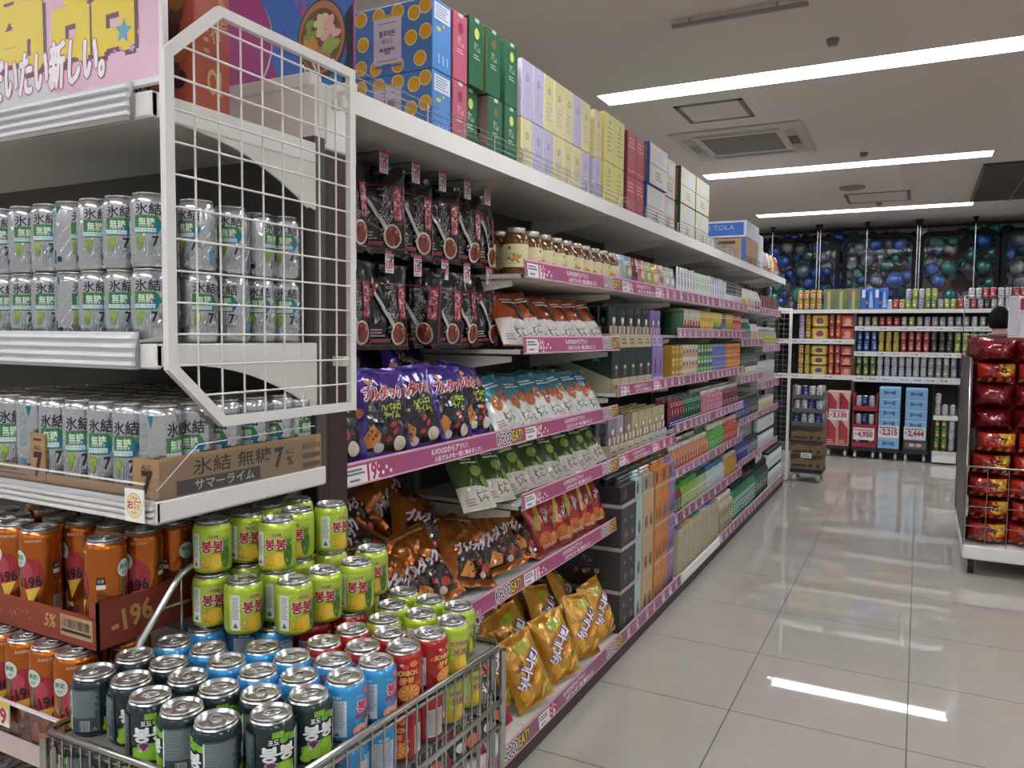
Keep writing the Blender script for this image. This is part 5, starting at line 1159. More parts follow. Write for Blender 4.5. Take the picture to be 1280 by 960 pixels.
# ---- boxes on the very top shelf
zt = 1.9455
def lemon_box():
    b = MB(); W, D, H = .265, .095, .190; b.box(0, 0, 0, W, D, H, paper('#4b82bd'), .002); a = Art()
    for i, (x, y) in enumerate(((.02, .03), (.075, .012), (.03, .095), (.015, .165), (.085, .165), (.15, .012), (.225, .03), (.25, .10), (.205, .155), (.195, .09), (.15, .175), (.245, .172))):
        r = .0215; 
        if x-r < .001: x = r+.001
        if x+r > W-.001: x = W-r-.001
        if y-r < .001: y = r+.001
        if y+r > H-.001: y = H-r-.001
        a.ell(x, y, r, r, ink('#e8dca4'), 18); a.ell(x, y, r*.86, r*.86, ink('#d9aa22'), 16)
    a.rect(.068, .030, .163, .162, paper('#cfcbd6')); a.rect(.068, .156, .163, .164, ink('#d9b43a')); a.rect(.072, .020, .163, .026, ink('#3a70b4'))
    a.text('블루레몬', .115, .113, .055, .018, ink('#2c2c36'), .02); a.text('에이드', .115, .092, .040, .016, ink('#2c2c36'), .0); a.text('BLUELEMON', .115, .070, .05, .008, ink('#2c2c36'), .03); a.text('ADE', .115, .060, .018, .007, ink('#2c2c36'), .03); a.lines(.085, .138, .145, .145, 1, ink('#8f8f9c'), .4, .2); a.lines(.08, .036, .15, .042, 1, ink('#8f8f9c'), .5, .2)
    b.art(a, plane(0), e0=.0005, de=.0003)
    s = Art(); s.rect(.008, .135, .088, .180, paper('#d3d6de')); s.lines(.014, .14, .082, .176, 5, ink('#7a8494'), .4, .3); s.ell(.03, .112, .012, .006, ink('#d2bc4a'), 10); s.ell(.055, .125, .006, .004, ink('#d2bc4a'), 8)
    for q in range(3): s.rect(.028+.022*q, .020, .034+.022*q, .045, ink('#9cc0e2'))
    b.art(s, sideR(W), e0=.0005, de=.0003)
    return Kit('lemon_drink_box', b.mesh('lemon_drink_box'))
LB = lemon_box()
for q in range(2): LB.put((-1.470, 1.83, zt+q*.192), (0, 0, 0), 'blue drink box printed with lemon slices, %s of its pair on the top shelf' % ['lower', 'upper'][q], 'box', 'blue lemon boxes')
def tbox(W, D, H, c, art, sidec=None, sart=None):
    b = MB(); b.box(-W/2, 0, 0, W/2, D, H, paper(c), .002)
    if sidec: b.box(-W/2-.0008, .002, .002, -W/2, D-.002, H-.002, paper(sidec))
    if sart: b.art(sart, lambda u, v, e: (-W/2-.001-e, D-u, v), e0=.0004, de=.0003)
    b.art(art, plane(0), e0=.0005, de=.0003); return [Kit('tea_box', b.mesh('tea_box'))]
def tart(H, c1, c2, kor): a = Art(); a.ell(0, H*.78, .014, .016, ink(c1), 12); a.brush(0, H*.58, .036, .022, 16, ink(c2), 5, .14); a.lines(-.02, H*.40, .02, H*.48, 2, ink(c2), .3, .3); a.rect(-.012, H*.94, .012, H*.995, ink('#b9c4be')); return a
TBX = []
P_ = tbox(.078, .25, .19, '#b5586c', tart(.19, '#8d2c3a', '#e0c4ca', '피치')); 
for q in range(2): put(P_, 0, -1.20, 1.967, zt+q*.192, 0, 0, 0, 'rose pink slim box beside the blue lemon boxes, %s' % ['lower', 'upper'][q], 'box', 'boxes on the top shelf')
sd = Art()
for i in range(8): sd.ell(.06+.07*(i % 3), .03+.065*(i//3), .022, .022, ink('#3b2a22'), 14); sd.ell(.06+.07*(i % 3), .03+.065*(i//3), .012, .012, ink('#6e5540'), 10)
G1 = tbox(.085, .25, .2, '#1f5c3c', tart(.2, '#c9cf5a', '#d2e0d4', '녹차')); G2_ = tbox(.085, .25, .2, '#1f5c3c', tart(.2, '#6e5a2c', '#d2e0d4', '보이'), '#7d7a34'); G3_ = tbox(.09, .25, .2, '#1f5c3c', tart(.2, '#6e5a2c', '#d2e0d4', '차'), '#a68a82', sd)
put(G1, 0, -1.20, 2.06, zt+.20, 0, 0, 0, 'dark green tea box next to the upper pink box', 'box', 'boxes on the top shelf')
put(G1, 0, -1.22, 2.06, zt, 0, 0, 0, 'dark green tea box next to the lower pink box, set back', 'box', 'boxes on the top shelf')
put(G2_, 0, -1.20, 2.165, zt+.202, 0, 0, 0, 'dark green tea box with olive side and yellow flower, upper', 'box', 'boxes on the top shelf'); put(G1, 0, -1.20, 2.285, zt+.202, 0, 0, 0, 'dark green tea box at the end of the upper green boxes', 'box', 'boxes on the top shelf')
put(G3_, 0, -1.20, 2.18, zt, 0, 0, 0, 'dark green tea box with brown rings on its side, lower', 'box', 'boxes on the top shelf'); put(G1, 0, -1.20, 2.285, zt, 0, 0, 0, 'dark green tea box with yellow leaf at the end of the lower green boxes', 'box', 'boxes on the top shelf')
def lil(c, sc): 
    a = Art(); a.star(0, .135, .016, ink('#6a6482'), 0, .5, 8); a.star(0, .135, .009, ink(c), .4, .5, 8); a.lines(-.022, .03, .022, .10, 5, ink('#a59fb4'), .35, .4); return tbox(.082, .25, .19, c, a, sc)
KA, KB = lil('#b3abc6', '#bfb4c4'), lil('#cdc490', '#d2c68a')
up_ = [KA, KA, KB, KB, KB, KA, KB]; lo_ = [KB, KA, KA, KB, KB, KB, KA]
for i in range(7):
    y = 2.40+i*.087
    put(lo_[i], 0, -1.20, y, zt, 0, 0, 0, '%s tea box in the lower layer, %s after the green boxes' % ('pale lilac' if lo_[i] is KA else 'pale straw', ORD[i]), 'box', 'lilac and straw tea boxes'); put(up_[i], 0, -1.20, y, zt+.192, 0, 0, 0, '%s tea box in the upper layer, %s after the green boxes' % ('pale lilac' if up_[i] is KA else 'pale straw', ORD[i]), 'box', 'lilac and straw tea boxes')
put(KB, 0, -1.20, 3.055, zt+.192, 0, 0, 0, 'pale straw tea box just before the pineapple boxes, upper', 'box', 'lilac and straw tea boxes'); put(KA, 0, -1.20, 3.055, zt, 0, 0, 0, 'pale lilac tea box just before the pineapple boxes, lower', 'box', 'lilac and straw tea boxes')
sd = Art(); sd.ell(.17, .12, .03, .045, ink('#d98f24'), 14)
for i in range(5): sd.poly([(.16, .07), (.18, .07), (.13+.02*i, .02)], ink('#3c6a34'))
a = Art(); a.lines(-.03, .04, .03, .15, 6, ink('#8a8a5c'), .3, .4); a.ell(0, .165, .012, .012, ink('#9aa04a'), 10)
KY = tbox(.12, .25, .2, '#cfc878', a, '#d8c64a', sd)
for q in range(2):
    for i in range(2): put(KY, 0, -1.20, 3.185+i*.125, zt+q*.202, 0, 0, 0, 'yellow pineapple printed box on the top shelf, %s layer, %s along' % (['lower', 'upper'][q], ORD[i]), 'box', 'pineapple boxes')
a = Art(); a.lines(-.045, .12, .045, .17, 3, ink('#d49a96'), .3, .3); a.rect(-.05, .02, .05, .024, ink('#d49a96'))
sd = Art(); sd.ell(.18, .12, .04, .035, ink('#c94f2c'), 14); sd.ell(.18, .05, .03, .03, ink('#7a2020'), 12)
KR = tbox(.115, .25, .195, '#a8434c', a, '#7d2a30', sd)
for q in range(2):
    for i in range(2): put(KR, 0, -1.20, 3.475+i*.12, zt+q*.197, 0, 0, 0, 'brick red tea box on the top shelf, %s layer, %s along' % (['lower', 'upper'][q], ORD[i]), 'box', 'red tea boxes')
def crate(c, front, edge, W=.30):
    b = MB(); b.box(-W/2, 0, 0, W/2, .26, .20, paper(edge), .003); a = Art(); a.rect(-W/2+.004, .003, W/2-.004, .098, paper(front)); a.rect(-W/2+.004, .102, W/2-.004, .197, paper(front)); a.rect(-.02, .12, .07, .175, ink('#a9bcc4')); a.lines(-.05, .03, .06, .075, 3, ink('#6d6a64'), .4, .3)
    b.art(a, plane(0), e0=.0005, de=.0003); s = Art(); s.rect(.015, .015, .245, .185, paper(c)); s.ell(.19, .145, .035, .03, ink('#3f4f9c'), 16); s.rect(.05, .03, .14, .06, ink('#33261d')); s.rect(.12, .075, .22, .085, ink('#7a5a3a')); b.art(s, lambda u, v, e: (-W/2-e, .26-u, v), e0=.0005, de=.0003)
    return [Kit('carton_crate', b.mesh('carton_crate'))]
KC1, KC2, KC3 = crate('#a08058', '#c4c0b4', '#33559e'), crate('#a08058', '#b9a6a0', '#8a8478', .22), crate('#8d6a48', '#bdb9a6', '#24502f', .32)
for q in range(2):
    put(KC1, 0, -1.195+.01*q, 3.84, zt+q*.202, 0, 0, 0, 'brown carton with blue edging on the top shelf, %s' % ['lower', 'upper'][q], 'carton', 'cartons on the top shelf'); put(KC2, 0, -1.21, 4.115, zt+q*.202, 0, 0, 0, 'pale carton between blue edged and green edged cartons, %s' % ['lower', 'upper'][q], 'carton', 'cartons on the top shelf')
    for i in range(2): put(KC3, 0, -1.195, 4.44+i*.33, zt+q*.202, 0, 0, 0, 'cream carton with dark green edging, %s, %s along' % (['lower', 'upper'][q], ORD[i]), 'carton', 'cartons on the top shelf')
b = MB(); b.box(0, 0, 0, .42, .5, .125, paper('#c8ccd8'), .003); a = Art(); a.rect(.03, .015, .40, .11, ink('#3567b8')); a.text('ICE TOLA', .2, .075, .26, .035, ink('#7fa6dc'), .02); b.art(a, plane(0), e0=.0006, de=.0004); Kit('white_carton', b.mesh('white_carton')).put((-1.595, 6.02, zt+.21), (0, 0, 0), 'white carton with a blue lettered front on top of the brown one', 'carton')
b = MB(); b.box(0, 0, 0, .42, .5, .205, paper('#a98a64'), .003); a = Art(); a.rect(.385, .002, .418, .20, ink('#3567b8')); a.ell(.26, .09, .09, .06, ink('#3567b8'), 20); a.ell(.26, .09, .08, .05, ink('#a98a64'), 20); a.brush(.26, .09, .11, .05, 16, ink('#33559e'), 5, .18); a.rect(.21, .16, .34, .185, ink('#4a3a2c')); b.art(a, plane(0), e0=.0006, de=.0004); Kit('brown_carton', b.mesh('brown_carton')).put((-1.595, 6.02, zt), (0, 0, 0), 'brown carton with blue edge and round blue mark under the white one', 'carton')
b = MB(); b.box(0, 0, 0, .15, .2, .17, paper('#d3d0d4'), .003); a = Art(); a.rect(.02, .02, .11, .14, ink('#c02c7a')); b.art(a, plane(0), e0=.0006); Kit('white_carton', b.mesh('white_carton')).put((-1.50, 5.55, zt), (0, 0, 0), 'small white carton with a magenta square before the brown carton', 'carton')
a = Art(); a.lines(-.05, .02, .05, .26, 6, ink('#a9acb6'), .2, .2)
KWW = tbox(.135, .25, .30, '#c9ccd4', a)
for i in range(2): put(KWW, 0, -1.195, 6.62+i*.15, zt, 0, 0, 0, 'tall white carton past the blue lettered one on the top shelf, %s along' % ORD[i], 'carton', 'tall white cartons')
def mix(c, c2): return pouch_kit('gift_pack', .12, .2, .06, c, c2, '#c9a09a')
for i, (c, c2) in enumerate((('#c9a8a2', '#b56a60'), ('#d2cfcb', '#b04a44'), ('#c4b03c', '#c9c2b0'), ('#a5434a', '#cfc4bb'))): put(mix(c, c2), 0, -1.21, 7.0+i*.19, zt, 4, 0, 0, '%s gift pack near the far end of the top shelf' % ['rosy', 'white and red', 'yellow', 'deep red'][i], 'pack', 'gift packs at the far end')
# end mesh of the shelving
t = empty('end_mesh_panel', (-1.10, 7.97, 0)); tag(t, 'tall white framed wire mesh panel closing the far end of the shelving', 'panel')
b = MB(); b.box(-.50, -.012, .02, -.474, .012, 1.69, WHITE, .003); b.box(-.026, -.012, .02, 0, .012, 1.69, WHITE, .003); b.box(-.474, -.012, 1.664, -.026, .012, 1.69, WHITE, .003); b.box(-.474, -.012, .02, -.026, .012, .046, WHITE, .003); b.build('frame', t)
b = MB()
for i in range(9): b.tube([(-.474+.0498*i, 0, .04), (-.474+.0498*i, 0, 1.67)], .002, 5, STEEL)
for i in range(32): b.tube([(-.48, .003, .09+.05*i), (-.02, .003, .09+.05*i)], .002, 5, STEEL)
b.build('wires', t)
# ================================================================ back of the store
BY = 10.2; SB = 1.015
def bz(z): return 1.4137+(z-1.4137)*SB
def small_can(name, c, band, acc, H=.122, R=.0325, lidc='#c4c4c2'):
    b = MB(); m = M(c, .3, metal=.35, var=.04); l = M(lidc, .3, metal=.8, var=0)
    b.lathe([(R*.8, 0), (R*.97, .004), (R, .01), (R, H-.015), (R*.86, H-.004), (R*.84, H), (R*.80, H), (R*.78, H-.004), (.0001, H-.004)], 14, [l, m, m, m, l, l, l, l])
    a = Art()
    for u0 in (0, pi*R): a.rect(u0-.020, H*.30, u0+.020, H*.62, ink(band)); a.ell(u0, H*.46, .012, H*.10, ink(acc), 10); a.lines(u0-.016, H*.68, u0+.016, H*.8, 2, ink(acc), .5, .2)
    b.art(a, cyl(R), du=.010, e0=.0005, de=.0004, smooth=True); return Kit(name, b.mesh(name))
KC = {'silver': ('#adb0b4', '#c6c7ca', '#8d949c'), 'grey': ('#8f9490', '#a5aaa6', '#cfd3cc'), 'blue': ('#3a5288', '#5c84b8', '#b8c9dd'), 'yellow': ('#a89640', '#bfb05a', '#8a7422'), 'red': ('#9c3a42', '#b5605a', '#e0b49a'), 'dark': ('#3a3432', '#59504c', '#9a8c7e'), 'lime': ('#84944a', '#9aa860', '#d2d8a8'),
 'navy': ('#23306e', '#34448a', '#8a95c0'), 'green': ('#4a7a42', '#b07a3c', '#d0c69a'), 'gold': ('#b5862c', '#d8cfc0', '#6e4a22'), 'lilac': ('#a094b0', '#b9aec4', '#6e6484'), 'orange': ('#b5532c', '#c97a44', '#e0b890')}
CK = {k: small_can('beverage_can', *v) for k, v in KC.items()}; CKT = {k: small_can('tall_beverage_can', *v, H=.152) for k, v in KC.items()}
def back_unit(x0, x1, boards, lab, name_rails=True, back=1.745):
    t = empty('drinks_shelving', (x0, BY, 0)); tag(t, lab, 'shelving', 'drinks shelving along the back'); L = x1-x0
    b = MB(); b.box(0, .40, 0, L, .43, bz(1.74), M('#2a2726', .6)); b.build('back_panel', t)
    for q in (0, 1):
        b = MB(); xx = 0 if q == 0 else L-.02; b.box(xx, .0, 0, xx+.018, .40, bz(1.70), M('#4a4644', .5)); b.build('side_panel', t)
    for z0, z1 in boards:
        b = MB(); zt = bz(z1)-.012; b.box(.001, .006, zt-.02, L-.001, .399, zt, SHELFW); o = b.build('shelf', t)
        r = MB(); h = bz(z1)-bz(z0); a = Art(); a.rect(0, 0, L, h, paper('#d9d8d8')); x = .03
        if z1 < 1.7:
            while x < L-.12: a.rect(x, h*.12, x+.10, h*.85, paper('#e9e8e8')); a.bars(x+.05, h*.3, x+.095, h*.7, 4, ink('#7a4450'), int(x*99)); a.lines(x+.005, h*.3, x+.045, h*.75, 2, GREYINK, .5, .2); x += .13+.1*rnd.random()
        r.box(0, -.004, 0, L, .003, h, paper('#d2d1d0')); r.art(a, plane(-.004), e0=.0008, de=.0006); r.build('price_rail', o, (0, 0, bz(z0)))
    b = MB(); b.box(0, -.0, 0, L, .39, .10, M('#55504e', .5)); b.build('plinth', t)
    return t
XL0, XM, XR = -1.62, -.695, 1.25
back_unit(XL0, XM, [(1.70, 1.745), (1.335, 1.394), (.912, .968)], 'back wall shelving section with stacked gold and red cans, behind the red boxes')
back_unit(XM, XR, [(1.70, 1.745), (1.494, 1.547), (1.198, 1.253), (.897, .968)], 'back wall shelving section with rows of grey, blue, lime and silver cans')
GBK = 'drinks cans on the back shelving'
def cans(kits, seq, x0, pitch, z, layers, where, y=.05, dz=.1225):
    for l in range(layers):
        for i, k in enumerate(seq):
            if k is None: continue
            lay = '' if layers == 1 else ', %s layer up' % ORD[l]
            kits[k].put((x0+pitch*i, BY+y, bz(z)-.0115+l*dz), (0, 0, jit(.4)), '%s can, back shelves, %s%s, %s along' % (k, where, lay, ORD[i]), 'can', GBK)
P7 = .0785
cans(CK, ['grey']*3+['red']*3+['grey', 'lime', 'grey', 'lilac', 'grey']+['grey']*4+['silver', 'grey', 'yellow', 'dark', 'lime'], XM+.055, P7, 1.547, 1, 'single row of second bay')
cans(CK, ['blue']*3+['yellow']*3+['red']*4+['dark']*3+['lime']*3+['grey']*2, XM+.055, P7, 1.253, 2, 'second bay second row')
cans(CK, ['green']*3+['silver']*4+['silver']*3+['grey']*4+['navy']*3, XM+.055, P7-.002, .968, 2, 'second bay third row')
XA = -1.298
cans(CKT, ['lilac', 'gold'], XA, .075, 1.394, 2, 'first bay upper shelf', dz=.1525); cans(CKT, ['red', 'orange'], XA+.345, .075, 1.394, 2, 'first bay upper shelf past yellow packs', dz=.1525)
cans(CK, ['gold', 'yellow'], XA, .075, .968, 3, 'first bay lower shelf'); cans(CK, ['orange', 'red'], XA+.345, .075, .968, 3, 'first bay lower shelf past yellow packs')
def pack(c, ac, W, H, acc2):
    b = MB(); b.box(-W/2, 0, 0, W/2, .13, H, M(c, .25, coat=.4), .02); a = Art(); a.rect(-W/2+.02, H*.1, W/2-.02, H*.9, paper(ac)); a.ell(0, H*.5, W*.22, H*.25, ink(acc2), 14); a.lines(-W*.3, H*.1, W*.3, H*.3, 2, ink('#e0d4c0'), .5, .2); b.art(a, plane(0), e0=.0006, de=.0004); return Kit('six_pack', b.mesh('six_pack'))
PY, PY2, PRD = pack('#b8922c', '#c9b44a', .19, .15, '#8a3a6a'), pack('#a88a3c', '#c9b040', .19, .12, '#5a4a7a'), pack('#a33a2e', '#b5483a', .17, .15, '#d9a08a')
PRD2 = pack('#8a2f28', '#a34034', .17, .12, '#d0927a')
for l in range(2): PY.put((XA+.21, BY+.015, bz(1.394)-.0115+l*.1525), (0, 0, 0), 'yellow six pack on the back bay upper shelf, %s' % ['lower', 'upper'][l], 'pack', 'six packs'); PRD.put((XA+.525, BY+.015, bz(1.394)-.0115+l*.1525), (0, 0, 0), 'red six pack on the back bay upper shelf, %s' % ['lower', 'upper'][l], 'pack', 'six packs')
for l in range(3): PY2.put((XA+.21, BY+.015, bz(.968)-.0115+l*.1225), (0, 0, 0), 'yellow six pack on the back bay lower shelf, %s storey' % ORD[l], 'pack', 'six packs'); PRD2.put((XA+.525, BY+.015, bz(.968)-.0115+l*.1225), (0, 0, 0), 'red six pack on the back bay lower shelf, %s storey' % ORD[l], 'pack', 'six packs')
# on top of the back shelving
ZT = 1.745
cans(CK, ['gold']*4, -1.325, .073, ZT, 2, 'very top, aisle shelving end')
b = MB(); b.box(0, 0, 0, .135, .2, .255, paper('#6e7048'), .003); a = Art(); a.rect(.04, .01, .075, .23, paper('#a8a070')); a.rect(.005, .02, .03, .15, paper('#5c7078')); a.rect(.085, .02, .125, .12, paper('#5a7038')); b.art(a, plane(0), e0=.0006); OB = Kit('olive_drink_box', b.mesh('olive_drink_box'))
for i in range(3): OB.put((-1.055+i*.137, BY+.02, bz(ZT)-.0115), (0, 0, 0), 'olive green striped drink box on top of the back shelves, %s along' % ORD[i], 'box', 'olive boxes')
b = MB(); b.box(0, 0, 0, .142, .2, .255, paper('#2f62b0'), .003); a = Art(); a.rect(.012, .15, .045, .24, paper('#c4cfe2')); a.rect(.055, .03, .08, .22, paper('#1e3564')); a.poly([(.09, .03), (.135, .03), (.115, .22), (.10, .22)], ink('#8fb0de')); a.ell(.067, .09, .014, .02, ink('#c45a50'), 12); b.art(a, plane(0), e0=.0006, de=.0004); BB = Kit('blue_drink_box', b.mesh('blue_drink_box'))
for i in range(2): BB.put((-.642+i*.145, BY+.02, bz(ZT)-.0115), (0, 0, 0), 'bright blue drink box on top of the back shelves, %s of two' % ORD[i], 'box', 'blue boxes')
cans(CK, ['silver', 'red', 'gold', 'lime', 'lime', 'lilac', 'green', 'green', 'grey', 'lime', 'lime', 'red', 'lilac', 'red', 'grey', 'dark', 'grey', 'silver', 'silver', 'silver', 'silver'], -.33, .0655, ZT, 1, 'very top, past the blue boxes')
for i, (k, x) in enumerate((('lilac', -.133), ('lime', -.068), ('silver', .0), ('lime', .066), ('lime', .13), ('silver', .78), ('silver', .848), ('red', .916), ('red', .984))):
    if x < .2 or x > .6: CK[k].put((x if x < .2 else x, BY+.05, bz(ZT)+.111), (0, 0, jit(.4)), '%s can stacked second up on the very top of the back shelves, %s along' % (k, ORD[i]), 'can', GBK)
for i in range(4): CK[['silver', 'silver', 'red', 'red'][i]].put((.50+.068*i, BY+.05, bz(ZT)+.111), (0, 0, jit(.4)), '%s can stacked above the silver cans beside the sign, %s along' % (['silver', 'silver', 'red', 'red'][i], ORD[i]), 'can', GBK)
# low side rack with green cans
t = empty('low_can_rack', (.165, BY-.25, 0)); tag(t, 'low white rack of cans on the floor beside the light blue boxes', 'rack')
b = MB(); b.box(0, 0, .02, .24, .24, .10, WHITE, .004); b.box(0, -.004, .10, .24, .0, .15, paper('#cfc9c8')); b.build('base', t); b = MB(); b.box(0, 0, .53, .24, .24, .55, SHELFW); b.box(0, -.006, .50, .24, 0, .548, paper('#e0dedd')); b.build('shelf', t); b = MB(); b.box(-.012, 0, .02, 0, .24, .88, DARK); b.box(.24, 0, .02, .252, .24, .88, DARK); b.build('side_panel', t)
for l in range(3):
    for i in range(3): CK[['green', 'green', 'silver'][i]].put((.205+.075*i, BY-.20, .1515+l*.123), (0, 0, jit()), '%s can in the low rack on the floor, %s row up, %s along' % (['green', 'green', 'silver'][i], ORD[l], ORD[i]), 'can', GBK)
for i, l in ((0, 0), (1, 0), (2, 0), (0, 1)): CK['silver'].put((.205+.075*i, BY-.20, .5505+l*.1225), (0, 0, jit()), 'silver can on the upper board of the low rack, %s row up, %s along' % (ORD[l], ORD[i]), 'can', GBK)
# dollies loaded with boxes
def dolly(x0, x1, y, lab, yb=.42):
    t = empty('wheeled_dolly', (x0, y, 0)); tag(t, lab, 'dolly', 'wheeled dollies before the back shelving'); w = x1-x0
    b = MB(); b.box(0, 0, .09, w, yb, .135, M('#22252c', .5), .006); b.build('deck', t)
    for q, (xx, yy) in enumerate(((.04, .05), (w-.04, .05), (.04, yb-.05), (w-.04, yb-.05))):
        c = MB(); c.tube([(xx-.014, yy, .034), (xx+.014, yy, .034)], .034, 12, M('#b9b7b2', .4)); c.tube([(xx, yy, .034), (xx, yy, .092)], .012, 8, STEEL); c.build('caster', t)
    return t
DY = 9.97
dolly(-.965, -.70, DY, 'dark wheeled dolly under the tall red and cream boxes'); dolly(-.672, -.40, DY, 'dark wheeled dolly under the red trays of cans'); dolly(-.397, -.165, DY, 'dark wheeled dolly under the blue boxes with the 2,215 card'); dolly(-.138, .128, DY, 'dark wheeled dolly under the blue boxes with the 2,444 card')
b = MB(); b.box(0, 0, 0, .128, .36, .318, paper('#c9a594'), .003); a = Art(); a.rect(.012, .012, .116, .305, paper('#a33038')); a.poly([(.04, .305), (.116, .305), (.116, .20)], ink('#cdb0a0')); a.rect(.02, .10, .035, .26, ink('#6e1f28')); a.lines(.02, .02, .10, .07, 3, ink('#d0a898'), .5, .3); b.art(a, plane(0), e0=.0007, de=.0005); RB_ = Kit('red_cream_box', b.mesh('red_cream_box'))
for l in range(2):
    for i in range(2): RB_.put((-.962+i*.131, DY+.005, .1355+l*.3195), (0, 0, 0), 'tall red and cream box on the dolly, %s storey, %s of two' % (['lower', 'upper'][l], ORD[i]), 'box', 'red and cream boxes')
b = MB(); b.box(0, 0, 0, .265, .36, .052, paper('#992a34'), .003); b.box(0, 0, .052, .018, .36, .20, paper('#992a34')); b.box(.247, 0, .052, .265, .36, .20, paper('#992a34')); TRK = Kit('red_tray', b.mesh('red_tray'))
for l in range(3):
    TRK.put((-.669, DY+.005, .1355+l*.212), (0, 0, 0), 'red cardboard tray of silver cans on the second dolly, %s up' % ORD[l], 'tray', 'red trays')
    for i in range(3): CK['silver' if i != 1 else 'navy'].put((-.608+i*.0705, DY+.045, .1895+l*.212), (0, 0, jit()), '%s can in a red tray on the second dolly, %s tray up, %s along' % ('silver' if i != 1 else 'navy', ORD[l], ORD[i]), 'can', GBK)
b = MB(); b.box(0, 0, 0, .222, .36, .1165, paper('#7fb0d6'), .003); a = Art(); a.rect(.006, .098, .216, .110, ink('#a9cbe4')); a.poly([(.05, .03), (.09, .048), (.13, .048), (.17, .03), (.17, .085), (.13, .068), (.09, .068), (.05, .085)], ink('#3a6cab')); a.brush(.11, .058, .05, .014, 12, ink('#a9cbe4'), 4); b.art(a, plane(0), e0=.0007, de=.0005); BX_ = Kit('light_blue_box', b.mesh('light_blue_box'))
for l in range(6): BX_.put((-.392, DY+.005, .1355+l*.118), (0, 0, 0), 'light blue box with bow-shaped mark, dolly with the 2,215 card, %s up' % ORD[l], 'box', 'light blue boxes')
b = MB(); b.box(0, 0, 0, .25, .36, .11, paper('#3b3236'), .003); a = Art(); a.rect(.02, .02, .23, .09, paper('#6a5a58')); a.ell(.09, .06, .03, .02, ink('#c9c0b4'), 12); a.ell(.16, .06, .03, .02, ink('#c9c0b4'), 12); b.art(a, plane(0), e0=.0007, de=.0005); Kit('dark_pack', b.mesh('dark_pack')).put((-.13, DY+.005, .1355), (0, 0, 0), 'dark wrapped can pack under the blue boxes with the 2,444 card', 'pack')
for l in range(5): BX_.put((-.118, DY+.005, .2475+l*.118), (0, 0, 0), 'light blue box with bow-shaped mark, dolly with the 2,444 card, %s up' % ORD[l], 'box', 'light blue boxes')
def pcard(x, z, w, h, txt, lab):
    a = Art(); a.rect(0, 0, w, h, paper('#dedbdd')); a.text(txt, w*.56, h*.45, w*.7, h*.5, ink('#a82347'), .05); a.lines(w*.05, h*.75, w*.9, h*.9, 1, ink('#8a5a6a'), .6, .2); a.lines(w*.04, h*.35, w*.18, h*.6, 2, GREYINK, .5, .2)
    b = MB(); b.box(0, .001, 0, w, .004, h, paper('#e2dfe0')); b.art(a, plane(.001), e0=.0006, de=.0005); tag(b.build('price_card', None, (x, DY-.001, z)), lab, 'price card')
pcard(-.925, .435, .21, .13, '3,130', 'white price card reading 3,130 on the red and cream boxes'); pcard(-.655, .22, .225, .14, '4,950', 'white price card reading 4,950 on the red can trays'); pcard(-.39, .26, .215, .145, '2,215', 'white price card on the light blue stack next to the red trays'); pcard(-.125, .262, .22, .14, '2,444', 'white price card on the light blue stack next to the low rack')
# wrapped stack by the end of the aisle shelving
dolly(-1.085, -.79, 8.02, 'black wheeled dolly under the grey can trays by the end mesh panel', .34)
tr = MB(); tr.box(0, 0, 0, .29, .33, .045, paper('#5a5a5c'), .003); tr.box(0, 0, .045, .005, .33, .13, paper('#6a6a6c')); tr.box(.285, .0, .045, .29, .33, .075, paper('#6a6a6c')); TK = Kit('grey_tray', tr.mesh('grey_tray'))
kb = MB(); kb.box(0, 0, 0, .29, .33, .135, paper('#7a6240'), .003); a = Art(); a.poly([(0.001, .134), (.289, .134), (.289, .105), (.2, .085), (.08, .10), (.0, .08)], paper('#3b3833')); a.rect(.02, .02, .15, .04, ink('#33291c')); a.rect(.17, .015, .20, .05, ink('#33291c')); a.rect(.24, .015, .27, .045, ink('#33291c')); kb.art(a, plane(0), e0=.0007, de=.0005); kb.art(a, lambda u, v, e: (.29+e, u*1.1, v), e0=.0007, de=.0005); KB_ = Kit('kraft_box', kb.mesh('kraft_box'))
for l in range(3): KB_.put((-1.085, 8.025, .1355+l*.1365), (0, 0, 0), 'brown and black box in the wrapped stack by the end mesh, %s up' % ORD[l], 'box', 'brown and black boxes')
for l in range(3):
    z = .546+l*.134; TK.put((-1.085, 8.025, z), (0, 0, 0), 'grey cardboard tray in the stack by the end mesh, %s up' % ORD[l], 'tray', 'grey trays')
    for i in range(4): CK['silver' if (i+l) % 3 else 'navy'].put((-1.042+i*.068, 8.065, z+.0055 if 0 else z+.0465-.041), (0, 0, jit()), 'can in the grey tray by the end mesh, front row, %s tray up, %s along' % (ORD[l], ORD[i]), 'can', GBK)
    for i in range(3): CK['silver'].put((-.838, 8.135+i*.068, z+.0055), (0, 0, jit()), 'can in the grey tray by the end mesh, aisle side, %s tray up, %s back' % (ORD[l], ORD[i]), 'can', GBK)
a = Art(); a.rect(0, 0, .10, .05, paper('#dcdadb')); b = MB(); b.box(0, .001, 0, .10, .003, .05, paper('#dcdadb')); a.lines(.01, .01, .09, .04, 2, GREYINK, .4, .3); b.art(a, plane(.001), e0=.0006, de=.0004); tag(b.build('price_card', None, (-.99, 8.022, .24)), 'small blank looking white card on the brown and black boxes', 'price card')
